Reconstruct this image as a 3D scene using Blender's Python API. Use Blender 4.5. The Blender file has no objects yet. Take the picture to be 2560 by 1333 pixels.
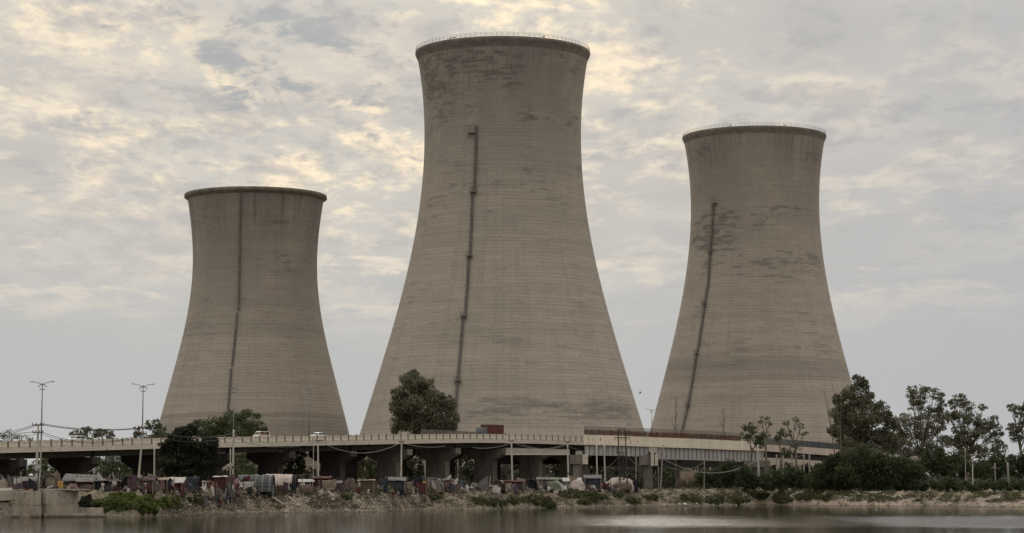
import bpy, math, random
import numpy as np
from mathutils import Vector, Matrix, noise as mnoise

rnd = random.Random(7)
rng = np.random.default_rng(11)
SC = bpy.context.scene
COL = SC.collection

# ---------------------------------------------------------------- camera
F = 5600.0
PW, PH = 2560.0, 1333.0
CAM = Vector((0.0, 0.0, 4.2))
PITCH = math.atan(549.0 / F)
cd = bpy.data.cameras.new('camera')
cd.sensor_width = 36.0
cd.lens = F / PW * 36.0
cd.clip_start = 0.5
cd.clip_end = 20000.0
cam = bpy.data.objects.new('camera', cd)
COL.objects.link(cam)
cam.location = CAM
cam.rotation_euler = (math.pi / 2 + PITCH, 0, 0)
SC.camera = cam
cp, sp = math.cos(PITCH), math.sin(PITCH)

def ray(px, py):
    a = (px - PW / 2) / F
    b = (PH / 2 - py) / F
    return Vector((a, cp - b * sp, sp + b * cp))

def at(px, py, Y):
    d = ray(px, py)
    return CAM + d * (Y / d.y)

def on_z(px, py, z):
    d = ray(px, py)
    return CAM + d * ((z - CAM.z) / d.z)

# ---------------------------------------------------------------- node helper
class NT:
    def __init__(s, tree):
        s.t = tree; s.n = tree.nodes; s.l = tree.links
    def new(s, kind, **kw):
        n = s.n.new(kind)
        for k, v in kw.items(): setattr(n, k, v)
        return n
    def put(s, sock, v):
        if isinstance(v, V): s.l.new(v.s, sock)
        elif isinstance(v, bpy.types.NodeSocket): s.l.new(v, sock)
        elif v is not None: sock.default_value = v
    def m(s, op, a, b=None, c=None, clamp=False):
        n = s.new('ShaderNodeMath', operation=op); n.use_clamp = clamp
        s.put(n.inputs[0], a); s.put(n.inputs[1], b)
        if c is not None: s.put(n.inputs[2], c)
        return V(s, n.outputs[0])
    def xyz(s, x, y, z):
        n = s.new('ShaderNodeCombineXYZ')
        for i, v in enumerate((x, y, z)): s.put(n.inputs[i], v)
        return V(s, n.outputs[0])
    def sep(s, v):
        n = s.new('ShaderNodeSeparateXYZ'); s.put(n.inputs[0], v)
        return [V(s, o) for o in n.outputs]
    def noise(s, vec, scale=1.0, detail=4.0, rough=0.55, dist=0.0):
        n = s.new('ShaderNodeTexNoise')
        s.put(n.inputs['Vector'], vec)
        n.inputs['Scale'].default_value = scale; n.inputs['Detail'].default_value = detail
        n.inputs['Roughness'].default_value = rough; n.inputs['Distortion'].default_value = dist
        return V(s, n.outputs['Fac'])
    def mix(s, f, a, b, blend='MIX'):
        n = s.new('ShaderNodeMix', data_type='RGBA', blend_type=blend)
        s.put(n.inputs[0], f); s.put(n.inputs[6], c4(a)); s.put(n.inputs[7], c4(b))
        return V(s, n.outputs[2])
    def ss(s, v, lo, hi):   # smoothstep
        n = s.new('ShaderNodeMapRange', interpolation_type='SMOOTHSTEP')
        s.put(n.inputs['Value'], v)
        n.inputs['From Min'].default_value = lo; n.inputs['From Max'].default_value = hi
        return V(s, n.outputs[0])
    def coord(s, which='Object'):
        n = s.new('ShaderNodeTexCoord'); return V(s, n.outputs[which])
    def bump(s, h, strength=0.3, dist=0.1):
        n = s.new('ShaderNodeBump'); n.inputs['Strength'].default_value = strength
        n.inputs['Distance'].default_value = dist; s.put(n.inputs['Height'], h)
        return V(s, n.outputs[0])

class V:
    def __init__(s, nt, sock): s.nt = nt; s.s = sock
    def __add__(s, o): return s.nt.m('ADD', s, o)
    __radd__ = __add__
    def __sub__(s, o): return s.nt.m('SUBTRACT', s, o)
    def __rsub__(s, o): return s.nt.m('SUBTRACT', o, s)
    def __mul__(s, o): return s.nt.m('MULTIPLY', s, o)
    __rmul__ = __mul__
    def __truediv__(s, o): return s.nt.m('DIVIDE', s, o)

def c4(c):
    if isinstance(c, (tuple, list)): return (c[0], c[1], c[2], 1.0)
    return c

# ---------------------------------------------------------------- world: broken overcast lit from behind
SUN_AZ, SUN_EL = math.radians(-2.0), math.radians(24.0)
w = bpy.data.worlds.new('World'); SC.world = w; w.use_nodes = True
for n in list(w.node_tree.nodes): w.node_tree.nodes.remove(n)
W = NT(w.node_tree)
sky = W.new('ShaderNodeTexSky', sky_type='NISHITA')
sky.sun_disc = False; sky.sun_elevation = SUN_EL; sky.sun_rotation = SUN_AZ
sky.air_density = 1.2; sky.dust_density = 2.5
dx, dy, dz = W.sep(W.coord('Generated'))
zz = W.m('MAXIMUM', dz, 0.0)
k = 1.0 / 1.0
den = zz + 0.13
u = dx / den
v = dy / den * 0.62
cc = W.xyz(u, v, 0.0)
cc2 = W.xyz(u + 3.7, v + 1.9, 0.4)
cc3 = W.xyz(u * 0.55 + 8.0, v * 1.25, 0.9)
nbig = W.noise(cc2, 1.7, 4, 0.5, 0.2)
nmid = W.noise(cc, 4.2, 9, 0.60, 0.35)
nfin = W.noise(cc2, 11.0, 8, 0.62, 0.25)
npuf = W.noise(cc, 16.0, 8, 0.62, 0.15)
nstr = W.noise(cc3, 3.2, 6, 0.55, 0.5)
# distance from the hidden sun
gx = W.m('ARCTAN2', dx, dy) + 0.075
gz = dz - 0.235
gr = W.m('SQRT', gx * gx * 1.0 + gz * gz * 1.6)
back = W.ss(dy, -0.1, 0.6)
glow = (1.0 - W.ss(gr, 0.03, 0.27)) * back
wide = (1.0 - W.ss(gr, 0.05, 0.9)) * back
high = W.ss(dz, 0.045, 0.15)
# grey body of the cloud deck
body = W.mix(W.ss(nmid * 0.55 + nbig * 0.45, 0.36, 0.62), (0.465, 0.458, 0.46), (0.655, 0.62, 0.565))
body = W.mix(high, (0.490, 0.498, 0.500), body)
body = W.mix(wide * 0.42 * (high * 0.8 + 0.2), body, (0.72, 0.665, 0.57))
# right hand side is a cooler, greyer deck
right = W.ss(dx, 0.02, 0.24) * back
body = W.mix(right * 0.60, body, (0.475, 0.482, 0.495))
# warm lit cloud edges near the sun
edge = W.ss(nmid * 0.40 + nfin * 0.34 + npuf * 0.26, 0.480, 0.590)
lit = W.m('MULTIPLY', edge, W.m('ADD', glow * 1.25, 0.10), None, True) * high
col = W.mix(lit, body, (1.12, 0.935, 0.67))
# streaks of pale apricot low down
band = W.ss(dz, 0.06, 0.10) * (1.0 - W.ss(dz, 0.17, 0.24))
stre = W.ss(nstr * 0.65 + nfin * 0.35, 0.512, 0.600) * band * (1.0 - right * 0.65) * back
col = W.mix(stre * 0.62, col, (0.97, 0.84, 0.66))
# shaded cloud bellies
belly = W.ss(nfin * 0.45 + nbig * 0.25 + (1.0 - npuf) * 0.3, 0.49, 0.60) * high * 0.60
col = W.mix(belly, col, (0.43, 0.425, 0.435))
# a torn gap showing blue sky
hx = W.m('ARCTAN2', dx, dy) + 0.100
hz = dz - 0.198
hr = W.m('SQRT', hx * hx * 0.36 + hz * hz * 1.25)
gap = W.ss(hr * -1.0 + 0.024 + (nmid - 0.5) * 0.10 + (nfin - 0.5) * 0.20 + (npuf - 0.5) * 0.10, -0.010, 0.026)
bl = W.new('ShaderNodeVectorMath', operation='SCALE')
W.l.new(sky.outputs[0], bl.inputs[0]); bl.inputs['Scale'].default_value = 0.012
blue = W.mix(0.75, V(W, bl.outputs[0]), (0.36, 0.42, 0.49))
col = W.mix(gap * 0.85, col, blue)
sc = W.new('ShaderNodeVectorMath', operation='SCALE')
W.put(sc.inputs[0], col)
# an overcast sky is brighter overhead than at the horizon (CIE overcast law)
W.put(sc.inputs['Scale'], 10.0 + W.m('MAXIMUM', zz - 0.20, 0.0) * 21.0)
# below the horizon the world is plain earth-grey
low = W.mix(W.ss(dz, -0.02, 0.0), (1.2, 1.1, 1.0), V(W, sc.outputs[0]))
bg = W.new('ShaderNodeBackground'); W.put(bg.inputs[0], low); bg.inputs[1].default_value = 0.1
wo = W.new('ShaderNodeOutputWorld'); W.l.new(bg.outputs[0], wo.inputs[0])

sl = bpy.data.lights.new('sun', 'SUN'); sl.energy = 0.55; sl.angle = math.radians(14); sl.color = (1.0, 0.92, 0.80)
so = bpy.data.objects.new('sun', sl); COL.objects.link(so)
sdir = Vector((math.sin(SUN_AZ) * math.cos(SUN_EL), math.cos(SUN_AZ) * math.cos(SUN_EL), math.sin(SUN_EL)))
so.rotation_euler = sdir.to_track_quat('Z', 'Y').to_euler()
so.location = (0, 300, 300)
vs = SC.view_settings
vs.view_transform = 'Standard'; vs.look = 'None'; vs.exposure = 0.0; vs.gamma = 1.0; vs.use_curve_mapping = False

# ---------------------------------------------------------------- object helpers
ORG = {}
def org(o): return ORG.get(o.name, Vector((0, 0, 0)))
def prop(o, label=None, cat=None, group=None, kind=None):
    if label: o['label'] = label
    if cat: o['category'] = cat
    if group: o['group'] = group
    if kind: o['kind'] = kind
    return o
def thing(name, loc, label, cat, group=None):
    o = bpy.data.objects.new(name, None); COL.objects.link(o)
    o.empty_display_size = 0.5
    o.location = loc; ORG[o.name] = Vector(loc)
    return prop(o, label, cat, group)

class MB:
    """collects shapes (world coordinates) into one mesh"""
    def __init__(s): s.v = []; s.f = []
    def quad(s, a, b, c, d):
        i = len(s.v); s.v += [tuple(a), tuple(b), tuple(c), tuple(d)]; s.f.append((i, i+1, i+2, i+3)); return s
    def poly(s, vs_, fs):
        i = len(s.v); s.v += [tuple(p) for p in vs_]; s.f += [tuple(i + j for j in f) for f in fs]; return s
    def frame(s, c, ax, ay, az, sx, sy, sz):
        c = Vector(c); pts = []
        for z in (-.5, .5):
            for x, y in ((-.5, -.5), (.5, -.5), (.5, .5), (-.5, .5)):
                pts.append(c + ax * (x * sx) + ay * (y * sy) + az * (z * sz))
        return s.poly(pts, [(0, 3, 2, 1), (4, 5, 6, 7), (0, 1, 5, 4), (1, 2, 6, 5), (2, 3, 7, 6), (3, 0, 4, 7)])
    def box(s, c, size, rz=0.0):
        ax = Vector((math.cos(rz), math.sin(rz), 0)); ay = Vector((-math.sin(rz), math.cos(rz), 0))
        return s.frame(c, ax, ay, Vector((0, 0, 1)), *size)
    def beam(s, a, b, w_, h_, up=Vector((0, 0, 1))):
        a = Vector(a); b = Vector(b); ax = (b - a); L = ax.length; ax.normalize()
        ay = up.cross(ax)
        if ay.length < 1e-4: ay = Vector((1, 0, 0))
        ay.normalize(); az = ax.cross(ay)
        return s.frame((a + b) / 2, ax, ay, az, L, w_, h_)
    def tube(s, pts, rad, n=8, cap=True):
        pts = [Vector(p) for p in pts]
        if not isinstance(rad, (list, tuple)): rad = [rad] * len(pts)
        i0 = len(s.v)
        for i, p in enumerate(pts):
            t = (pts[min(i+1, len(pts)-1)] - pts[max(i-1, 0)])
            if t.length < 1e-6: t = Vector((0, 0, 1))
            t.normalize()
            ref = Vector((0, 1, 0)) if abs(t.y) < 0.9 else Vector((1, 0, 0))
            a = t.cross(ref).normalized(); b = t.cross(a)
            for k_ in range(n):
                an = 2 * math.pi * k_ / n
                s.v.append(tuple(p + a * (math.cos(an) * rad[i]) + b * (math.sin(an) * rad[i])))
        for i in range(len(pts) - 1):
            for k_ in range(n):
                q = i0 + i * n; k2 = (k_ + 1) % n
                s.f.append((q + k_, q + k2, q + n + k2, q + n + k_))
        if cap:
            s.f.append(tuple(i0 + k_ for k_ in range(n))[::-1])
            s.f.append(tuple(i0 + (len(pts)-1) * n + k_ for k_ in range(n)))
        return s
    def build(s, name, mat, parent=None, smooth=False, loc=None):
        o_ = Vector(loc) if loc is not None else (org(parent) if parent is not None else Vector((0, 0, 0)))
        me = bpy.data.meshes.new(name)
        me.from_pydata([(x - o_.x, y - o_.y, z - o_.z) for x, y, z in s.v], [], s.f)
        me.update()
        if smooth: me.polygons.foreach_set('use_smooth', [True] * len(me.polygons))
        if mat is not None: me.materials.append(mat)
        ob = bpy.data.objects.new(name, me); COL.objects.link(ob)
        if parent is not None:
            ob.parent = parent; ORG[ob.name] = o_
        elif loc is not None:
            ob.location = o_; ORG[ob.name] = o_
        return ob

def np_mesh(name, verts, faces, mat, parent=None, loc=None, smooth=False, attr=None):
    """faces: (n,k) array"""
    o_ = np.array(loc if loc is not None else (org(parent) if parent is not None else (0, 0, 0)), float)
    me = bpy.data.meshes.new(name)
    nv, nf, k_ = len(verts), len(faces), faces.shape[1]
    me.vertices.add(nv); me.vertices.foreach_set('co', (verts - o_).astype(np.float32).ravel())
    me.loops.add(nf * k_); me.loops.foreach_set('vertex_index', faces.astype(np.int32).ravel())
    me.polygons.add(nf)
    me.polygons.foreach_set('loop_start', np.arange(0, nf * k_, k_, dtype=np.int32))
    me.polygons.foreach_set('loop_total', np.full(nf, k_, dtype=np.int32))
    if smooth: me.polygons.foreach_set('use_smooth', np.ones(nf, dtype=bool))
    me.update(calc_edges=True)
    if attr is not None:
        a = me.attributes.new('tone', 'FLOAT', 'POINT'); a.data.foreach_set('value', attr.astype(np.float32))
    me.materials.append(mat)
    ob = bpy.data.objects.new(name, me); COL.objects.link(ob)
    if parent is not None: ob.parent = parent; ORG[ob.name] = Vector(o_)
    elif loc is not None: ob.location = Vector(o_); ORG[ob.name] = Vector(o_)
    return ob

def copy_child(src, parent, loc=(0, 0, 0), rot=None):
    c = src.copy(); COL.objects.link(c); c.parent = parent; c.location = loc
    if rot is not None: c.rotation_euler = rot
    ORG[c.name] = org(parent)
    return c
def copy_tree(src, loc=None, rz=None):
    c = src.copy(); COL.objects.link(c)
    if loc is not None: c.location = loc; ORG[c.name] = Vector(loc)
    if rz is not None: c.rotation_euler = (0, 0, rz)
    for ch in list(src.children):
        d = ch.copy(); COL.objects.link(d); d.parent = c
        for g in list(ch.children):
            e = g.copy(); COL.objects.link(e); e.parent = d
    return c

# ---------------------------------------------------------------- materials
def material(name, fn):
    m = bpy.data.materials.new(name); m.use_nodes = True
    t = NT(m.node_tree)
    b = m.node_tree.nodes['Principled BSDF']
    fn(t, b); return m

def mottled(name, c0, c1, scale=0.8, rough=0.9, detail=6, stretch=(1, 1, 1), c2=None, t2=0.62, bump=0.2):
    def fn(t, b):
        x, y, z = t.sep(t.coord())
        p = t.xyz(x * stretch[0], y * stretch[1], z * stretch[2])
        n = t.noise(p, scale, detail, 0.6, 0.2)
        c = t.mix(t.ss(n, 0.32, 0.68), c0, c1)
        if c2 is not None:
            n2 = t.noise(t.xyz(x * stretch[0] + 9.1, y * stretch[1], z * stretch[2]), scale * 2.7, 5, 0.6)
            c = t.mix(t.ss(n2, t2, t2 + 0.08), c, c2)
        t.put(b.inputs['Base Color'], c)
        b.inputs['Roughness'].default_value = rough
        b.inputs['Specular IOR Level'].default_value = 0.25
        if bump: t.put(b.inputs['Normal'], t.bump(n, bump, 0.08))
    return material(name, fn)
# ================================================================ COOLING TOWERS
def tower_mat(name, seed, gain, bands, zones, ztop, Rm, xoff):
    """bands: (z0,z1,amount) dark rings; zones: (z0,z1,a0,a1,thr) patches of dark streaks (angle about the front)"""
    def fn(t, b):
        x, y, z = t.sep(t.coord())
        ang = t.m('ARCTAN2', x, y * -1.0)
        ux = ang * Rm
        P = lambda su, sz, o=0.0: t.xyz(ux * su + seed * 3.1 + o, z * sz, seed)
        base = t.noise(P(0.02, 0.05), 1.0, 5, 0.55)
        wide_ = t.noise(P(0.035, 0.05, 33.0), 1.0, 4, 0.6)
        rain = t.noise(P(0.42, 0.010, 51.0), 1.0, 4, 0.65)
        fine = t.noise(P(0.9, 1.4), 1.0, 6, 0.65)
        rings = t.noise(P(0.012, 0.9), 1.0, 5, 0.75)
        rings2 = t.noise(P(0.006, 0.16, 4.0), 1.0, 4, 0.6)
        c = t.mix(t.ss(base, 0.3, 0.7), (0.325*gain, 0.288*gain, 0.240*gain), (0.375*gain, 0.330*gain, 0.270*gain))
        c = t.mix(t.ss(rings, 0.42, 0.66) * 0.42, c, (0.25*gain, 0.222*gain, 0.19*gain))
        c = t.mix(t.ss(rings2, 0.40, 0.68) * 0.30, c, (0.43*gain, 0.385*gain, 0.32*gain))
        c = t.mix(t.ss(fine, 0.40, 0.68) * 0.36, c, (0.20*gain, 0.18*gain, 0.155*gain))
        c = t.mix(t.ss(rain, 0.48, 0.66) * 0.22, c, (0.21*gain, 0.185*gain, 0.16*gain))
        c = t.mix(t.ss(wide_, 0.45, 0.70) * 0.22, c, (0.40*gain, 0.345*gain, 0.29*gain))
        # pour lifts and shutter joints
        ph = t.m('FRACT', z / 1.15)
        lift = t.m('LESS_THAN', ph, 0.20)
        ph2 = t.m('FRACT', ux / 1.9)
        vert = t.m('LESS_THAN', ph2, 0.10)
        joint = t.m('MAXIMUM', lift, vert * 0.55)
        c = t.mix(joint * (t.ss(wide_, 0.35, 0.65) * 0.22 + 0.08), c, (0.16*gain, 0.14*gain, 0.12*gain))
        liftno = t.m('FLOOR', z / 1.15)
        ll = t.noise(t.xyz(t.m('FLOOR', ux / 5.7) * 0.37 + seed, liftno * 0.77, 2.0), 1.7, 2, 0.5)
        c = t.mix(t.ss(ll, 0.42, 0.75) * 0.26, c, (0.47*gain, 0.42*gain, 0.35*gain))
        # greyer and darker towards the top, with runs below the cornice
        topm = t.ss(z, ztop - 62.0, ztop - 5.0)
        wob = t.noise(P(0.05, 0.02, 7.0), 1.0, 4, 0.6)
        topm = topm * t.ss(wob, 0.25, 0.60)
        c = t.mix(topm * 0.66, c, (0.19*gain, 0.168*gain, 0.152*gain))
        runs = t.noise(P(0.8, 0.022, 2.0), 1.0, 4, 0.7)
        runm = t.ss(runs, 0.50, 0.68) * t.ss(z, ztop - 24.0, ztop - 4.0)
        c = t.mix(runm * 0.62, c, (0.11*gain, 0.10*gain, 0.095*gain))
        lite = t.noise(P(0.9, 0.02, 12.0), 1.0, 4, 0.7)
        c = t.mix(t.ss(lite, 0.56, 0.70) * t.ss(z, ztop - 20.0, ztop - 4.0) * 0.45, c, (0.36*gain, 0.33*gain, 0.29*gain))
        for (z0, z1, amt) in bands:
            m_ = t.ss(z + (wob - 0.5) * 1.5, z0 - 0.5, z0 + 0.5) * (1.0 - t.ss(z + (wob - 0.5) * 1.5, z1 - 0.5, z1 + 0.5))
            c = t.mix(m_ * (t.ss(rings, 0.2, 0.6) * amt), c, (0.165*gain, 0.145*gain, 0.13*gain))
        for i, (z0, z1, a0, a1, thr, amt) in enumerate(zones):
            warp = t.noise(P(0.30, 0.55, 61.0 + i), 1.0, 5, 0.7)
            s1 = t.noise(P(0.13, 1.25, 20.0 + i * 5), 1.0, 5, 0.65)
            ero_ = t.noise(P(0.5, 0.9, 90.0 + i), 1.0, 4, 0.7)
            row = t.m('FLOOR', (z + (warp - 0.5) * 2.4) / 0.85)
            wn = t.new('ShaderNodeTexWhiteNoise', noise_dimensions='2D')
            wr = t.new('ShaderNodeTexWhiteNoise', noise_dimensions='1D'); t.put(wr.inputs['W'], row + seed)
            ucell = t.m('FLOOR', (ux + (ero_ - 0.5) * 7.0 + V(t, wr.outputs['Value']) * 9.0) / 3.6)
            t.put(wn.inputs['Vector'], t.xyz(ucell, row, 0.0))
            gate = t.noise(P(0.05, 0.10, 40.0 + i * 7), 1.0, 4, 0.6)
            ero = t.noise(P(0.8, 1.6, 70.0 + i), 1.0, 4, 0.7)
            rown = t.noise(t.xyz(ux * 0.05 + i, row * 3.7, seed), 1.0, 2, 0.5)
            wz = (z1 - z0) * 0.30 + 0.6; wa = 0.28
            m_ = t.ss(z, z0 - wz, z0 + wz) * (1.0 - t.ss(z, z1 - wz, z1 + wz))
            m_ = m_ * t.ss(ang, a0 - wa, a0 + wa) * (1.0 - t.ss(ang, a1 - wa, a1 + wa))
            sc_ = V(t, wn.outputs['Value']) * 0.13 + rown * 0.22 + gate * 0.37 + s1 * 0.28 + (ero - 0.5) * 0.20
            s_ = t.ss(sc_ * (m_ * 0.25 + 0.75), thr - 0.03, thr + 0.05)
            c = t.mix(m_ * t.ss(gate, 0.35, 0.65) * amt * 0.22, c, (0.15*gain, 0.132*gain, 0.118*gain))
            c = t.mix(m_ * s_ * amt * 1.05, c, (0.115*gain, 0.100*gain, 0.092*gain))
        t.put(b.inputs['Base Color'], c)
        b.inputs['Roughness'].default_value = 0.95
        b.inputs['Specular IOR Level'].default_value = 0.15
        t.put(b.inputs['Normal'], t.bump(fine * 0.3 + (1.0 - joint) * 0.7, 0.5, 0.12))
    return material(name, fn)

M_rim = mottled('weathered_cornice_concrete', (0.13, 0.117, 0.102), (0.20, 0.18, 0.155), 0.35, 0.95)
M_rimpale = mottled('pale_cornice_concrete', (0.13, 0.115, 0.095), (0.21, 0.185, 0.15), 0.35, 0.95)
M_rail = mottled('galvanised_rail', (0.20, 0.19, 0.17), (0.30, 0.28, 0.25), 1.5, 0.6, bump=0)
M_duct = mottled('ladder_cage_steel', (0.135, 0.123, 0.113), (0.21, 0.19, 0.172), 0.5, 0.7, c2=(0.07, 0.05, 0.04))
M_inner = mottled('tower_inside_concrete', (0.10, 0.09, 0.08), (0.16, 0.14, 0.12), 0.1, 0.95)
M_leg = mottled('tower_leg_concrete', (0.26, 0.23, 0.19), (0.34, 0.30, 0.25), 0.3, 0.95)

class Tower:
    def __init__(s, axis_px, D, prof, deg, ybase, rim_py, rim_half):
        s.D = D; ctr = at(axis_px[0], axis_px[1], D); s.X = ctr.x
        pts = []
        for (py, hw) in prof:
            P = at(s.pxc(axis_px, py), py, D); Q = at(s.pxc(axis_px, py) + hw, py, D)
            tn = (Q.x - P.x)
            r = tn / math.sqrt(1 + (tn / D) ** 2)
            pts.append((P.z, r))
        pts.sort(); s.pts = pts
        z = np.array([p[0] for p in pts]); r = np.array([p[1] for p in pts])
        s.z0m = z.mean(); s.zs = (z.max() - z.min()) / 2
        s.cf = np.polyfit((z - s.z0m) / s.zs, r, deg)
        P = at(axis_px[0], rim_py, D); s.ztop = P.z
        s.rrim = at(axis_px[0] + rim_half, rim_py, D).x - P.x
        s.zbot = ybase
    def pxc(s, a, py): return a[0]
    def r(s, z): return float(np.polyval(s.cf, (z - s.z0m) / s.zs))
    def surf(s, px, py, off=0.0):
        Y = s.D - 25
        for _ in range(30):
            P = at(px, py, Y); R = s.r(P.z) + off
            sn = max(-1, min(1, (P.x - s.X) / R)); Y = s.D - R * math.sqrt(1 - sn * sn)
        return math.asin(sn), P.z
    def P(s, a, z, off=0.0):
        R = s.r(z) + off
        return Vector((s.X + R * math.sin(a), s.D - R * math.cos(a), z))

def revolve(T, prof, n, name, mat, parent, smooth=True):
    """prof = [(r,z)...] open profile"""
    m = len(prof)
    an = np.linspace(0, 2 * np.pi, n, endpoint=False)
    V_ = np.zeros((m, n, 3))
    for i, (r, z) in enumerate(prof):
        V_[i, :, 0] = T.X + r * np.sin(an); V_[i, :, 1] = T.D - r * np.cos(an); V_[i, :, 2] = z
    idx = np.arange(m * n).reshape(m, n)
    a = idx[:-1, :]; b = np.roll(idx, -1, 1)[:-1, :]; c = np.roll(idx, -1, 1)[1:, :]; d = idx[1:, :]
    Fc = np.stack([a, b, c, d], -1).reshape(-1, 4)
    return np_mesh(name, V_.reshape(-1, 3), Fc, mat, parent, smooth=smooth)

GZ = 3.75
def build_tower(name, label, T, mat, rim_prof, rim_mat, ledge, railing, duct, duct_w, platforms):
    th = thing(name, (T.X, T.D, GZ), label, 'cooling tower')
    zt = T.ztop - ledge
    zs_ = np.linspace(T.zbot, zt, 110)
    revolve(T, [(T.r(z), z) for z in zs_], 200, 'shell', mat, th)
    zs2 = np.linspace(T.zbot, T.ztop - 0.4, 60)
    revolve(T, [(T.r(min(z, zt)) - 0.9, z) for z in zs2][::-1], 96, 'inner_wall', M_inner, th)
    # bottom ring beam
    rb = T.r(T.zbot)
    revolve(T, [(rb - 0.9, T.zbot + 0.1), (rb - 0.95, T.zbot - 0.7), (rb + 0.35, T.zbot - 0.7), (rb + 0.35, T.zbot + 0.5), (rb - 0.05, T.zbot + 0.8)], 128, 'ring_beam', M_leg, th, False)
    rr = T.r(zt)
    revolve(T, [(rr + dr, zt + dz_) for dr, dz_ in rim_prof], 200, 'cornice', rim_mat, th, True)
    # leaning pairs of columns that carry the shell
    n = 36
    for i in range(n):
        a0 = 2 * math.pi * i / n; a1 = a0 + math.pi / n * 0.9
        if math.cos(a0) < -0.1: continue
        for (aa, bb) in ((a0, a1), (a0, a0 - math.pi / n * 0.9)):
            p = Vector((T.X + (rb + 2.6) * math.sin(aa), T.D - (rb + 2.6) * math.cos(aa), GZ - 0.2))
            q = Vector((T.X + rb * math.sin(bb), T.D - rb * math.cos(bb), T.zbot - 0.5))
            MB().tube([p, q], 0.42, 6).build('column', M_leg, th)
    if railing:
        mb = MB(); n = 104; R = T.rrim - 0.25
        ring = lambda a, z: Vector((T.X + R * math.sin(a), T.D - R * math.cos(a), z))
        for i in range(n):
            a = 2 * math.pi * i / n
            mb.tube([ring(a, T.ztop), ring(a, T.ztop + 1.25)], 0.045, 4, False)
        for h in (0.45, 0.85, 1.25):
            mb.tube([ring(2 * math.pi * i / n, T.ztop + h) for i in range(n + 1)], 0.035, 4, False)
        mb.build('railing', M_rail, th)
    # caged ladder running down the shell in flights, each flight a part
    for fl in duct:
        mb = MB(); pts = [T.surf(*p) for p in fl]
        L = []
        for (a0, z0), (a1, z1) in zip(pts[:-1], pts[1:]):
            k_ = max(2, int(abs(z1 - z0) / 2.0))
            for j in range(k_): L.append((a0 + (a1 - a0) * j / k_, z0 + (z1 - z0) * j / k_))
        L.append(pts[-1])
        hw = duct_w / 2
        for o_ in (-hw, hw):
            mb.tube([T.P(a + o_ / T.r(z), z, 0.15) for a, z in L], 0.11, 5)
            mb.tube([T.P(a + o_ / T.r(z), z, 0.95) for a, z in L], 0.09, 5)
        mb.tube([T.P(a, z, 1.15) for a, z in L], 0.07, 4)
        for a, z in L:
            q = [T.P(a - hw / T.r(z), z, 0.1), T.P(a - hw / T.r(z), z, 0.95), T.P(a, z, 1.15), T.P(a + hw / T.r(z), z, 0.95), T.P(a + hw / T.r(z), z, 0.1)]
            mb.tube(q, 0.05, 4)
        for (a, z), (a2, z2) in zip(L[:-1], L[1:]):   # rungs and mesh infill plates
            for kk in range(5):
                f_ = kk / 5.0; am = a + (a2 - a) * f_; zm = z + (z2 - z) * f_
                mb.beam(T.P(am - hw / T.r(zm), zm, 0.2), T.P(am + hw / T.r(zm), zm, 0.2), 0.16, 0.10)
        mb.build('ladder', M_duct, th)
    for (px, py, w_, h_) in platforms:
        a, z = T.surf(px, py); mb = MB()
        out = Vector((math.sin(a), -math.cos(a), 0)); sd = Vector((math.cos(a), math.sin(a), 0)); up = Vector((0, 0, 1))
        c = T.P(a, z, 0.7)
        mb.frame(c, sd, out, up, w_, 1.6, 0.16)
        for sx in (-.5, 0, .5):
            p = c + sd * (sx * w_) + out * 0.75
            mb.tube([p, p + up * h_], 0.06, 4)
        for hh in (0.5, 1.0):
            mb.tube([c - sd * (w_/2) + up * (h_*hh) - out * .7, c - sd * (w_/2) + up * (h_*hh) + out * .75, c + sd * (w_/2) + up * (h_*hh) + out * .75, c + sd * (w_/2) + up * (h_*hh) - out * .7], 0.05, 4)
        for sx in (-.45, .45):
            mb.tube([c + sd * (sx * w_) + out * 0.7, c + sd * (sx * w_) - out * 0.7 - up * 1.6], 0.08, 4)
        mb.build('platform', M_duct, th)
    return th

TM = Tower((1256.8, 373), 740.0,
    [(158, 211), (185, 206.4), (216, 202.5), (266, 198), (319, 196.2), (373, 196.2), (423, 198.3), (480, 203.3), (541, 211), (595, 220.8), (663, 234),
     (739, 253), (819, 274.5), (915, 303), (999, 330), (1083, 356), (1190, 389)], 6, 8.0, 133, 218.6)
TL = Tower((637.5, 684), 800.0,
    [(505, 168.3), (535, 163.3), (567, 159.3), (598, 156.8), (630, 155.4), (684, 155.3), (743, 159.5), (796, 167.6), (850, 178.8), (904, 192.5), (967, 209), (1040, 228), (1190, 266)], 5, 7.8, 489, 177.3)
TR = Tower((1887.0, 510), 900.0,
    [(354, 174.5), (390, 168.6), (432, 163.6), (470, 160.7), (510, 159.5), (564, 160.4), (636, 167.6), (714, 178.4), (792, 193.5), (870, 212), (948, 232.5), (1020, 252), (1065, 264), (1190, 297)], 5, 8.0, 342, 179)

zM = lambda py: at(1257, py, TM.D).z
zL = lambda py: at(638, py, TL.D).z
zR = lambda py: at(1887, py, TR.D).z
def zf(T, py): return T.surf(T.X / T.D * F + 1280, py)[1] - GZ
fM = lambda py: zf(TM, py); fL = lambda py: zf(TL, py); fR = lambda py: zf(TR, py)
M_tm = tower_mat('streaked_shell_concrete', 1.0, 0.99, [(fM(1072), fM(1003), 0.10)],
    [(fM(250), fM(105), -1.5, 0.35, 0.505, 0.60), (fM(175), fM(110), -1.2, 1.2, 0.535, 0.45), (fM(312), fM(260), 0.05, 1.5, 0.535, 0.6), (fM(330), fM(230), -1.5, -0.2, 0.545, 0.55),
     (fM(580), fM(330), -1.5, 1.5, 0.570, 0.36), (fM(1060), fM(985), -0.42, 1.3, 0.495, 0.46), (fM(980), fM(600), -1.5, 1.5, 0.575, 0.30)], TM.ztop - GZ, 32.0, 0)
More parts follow.
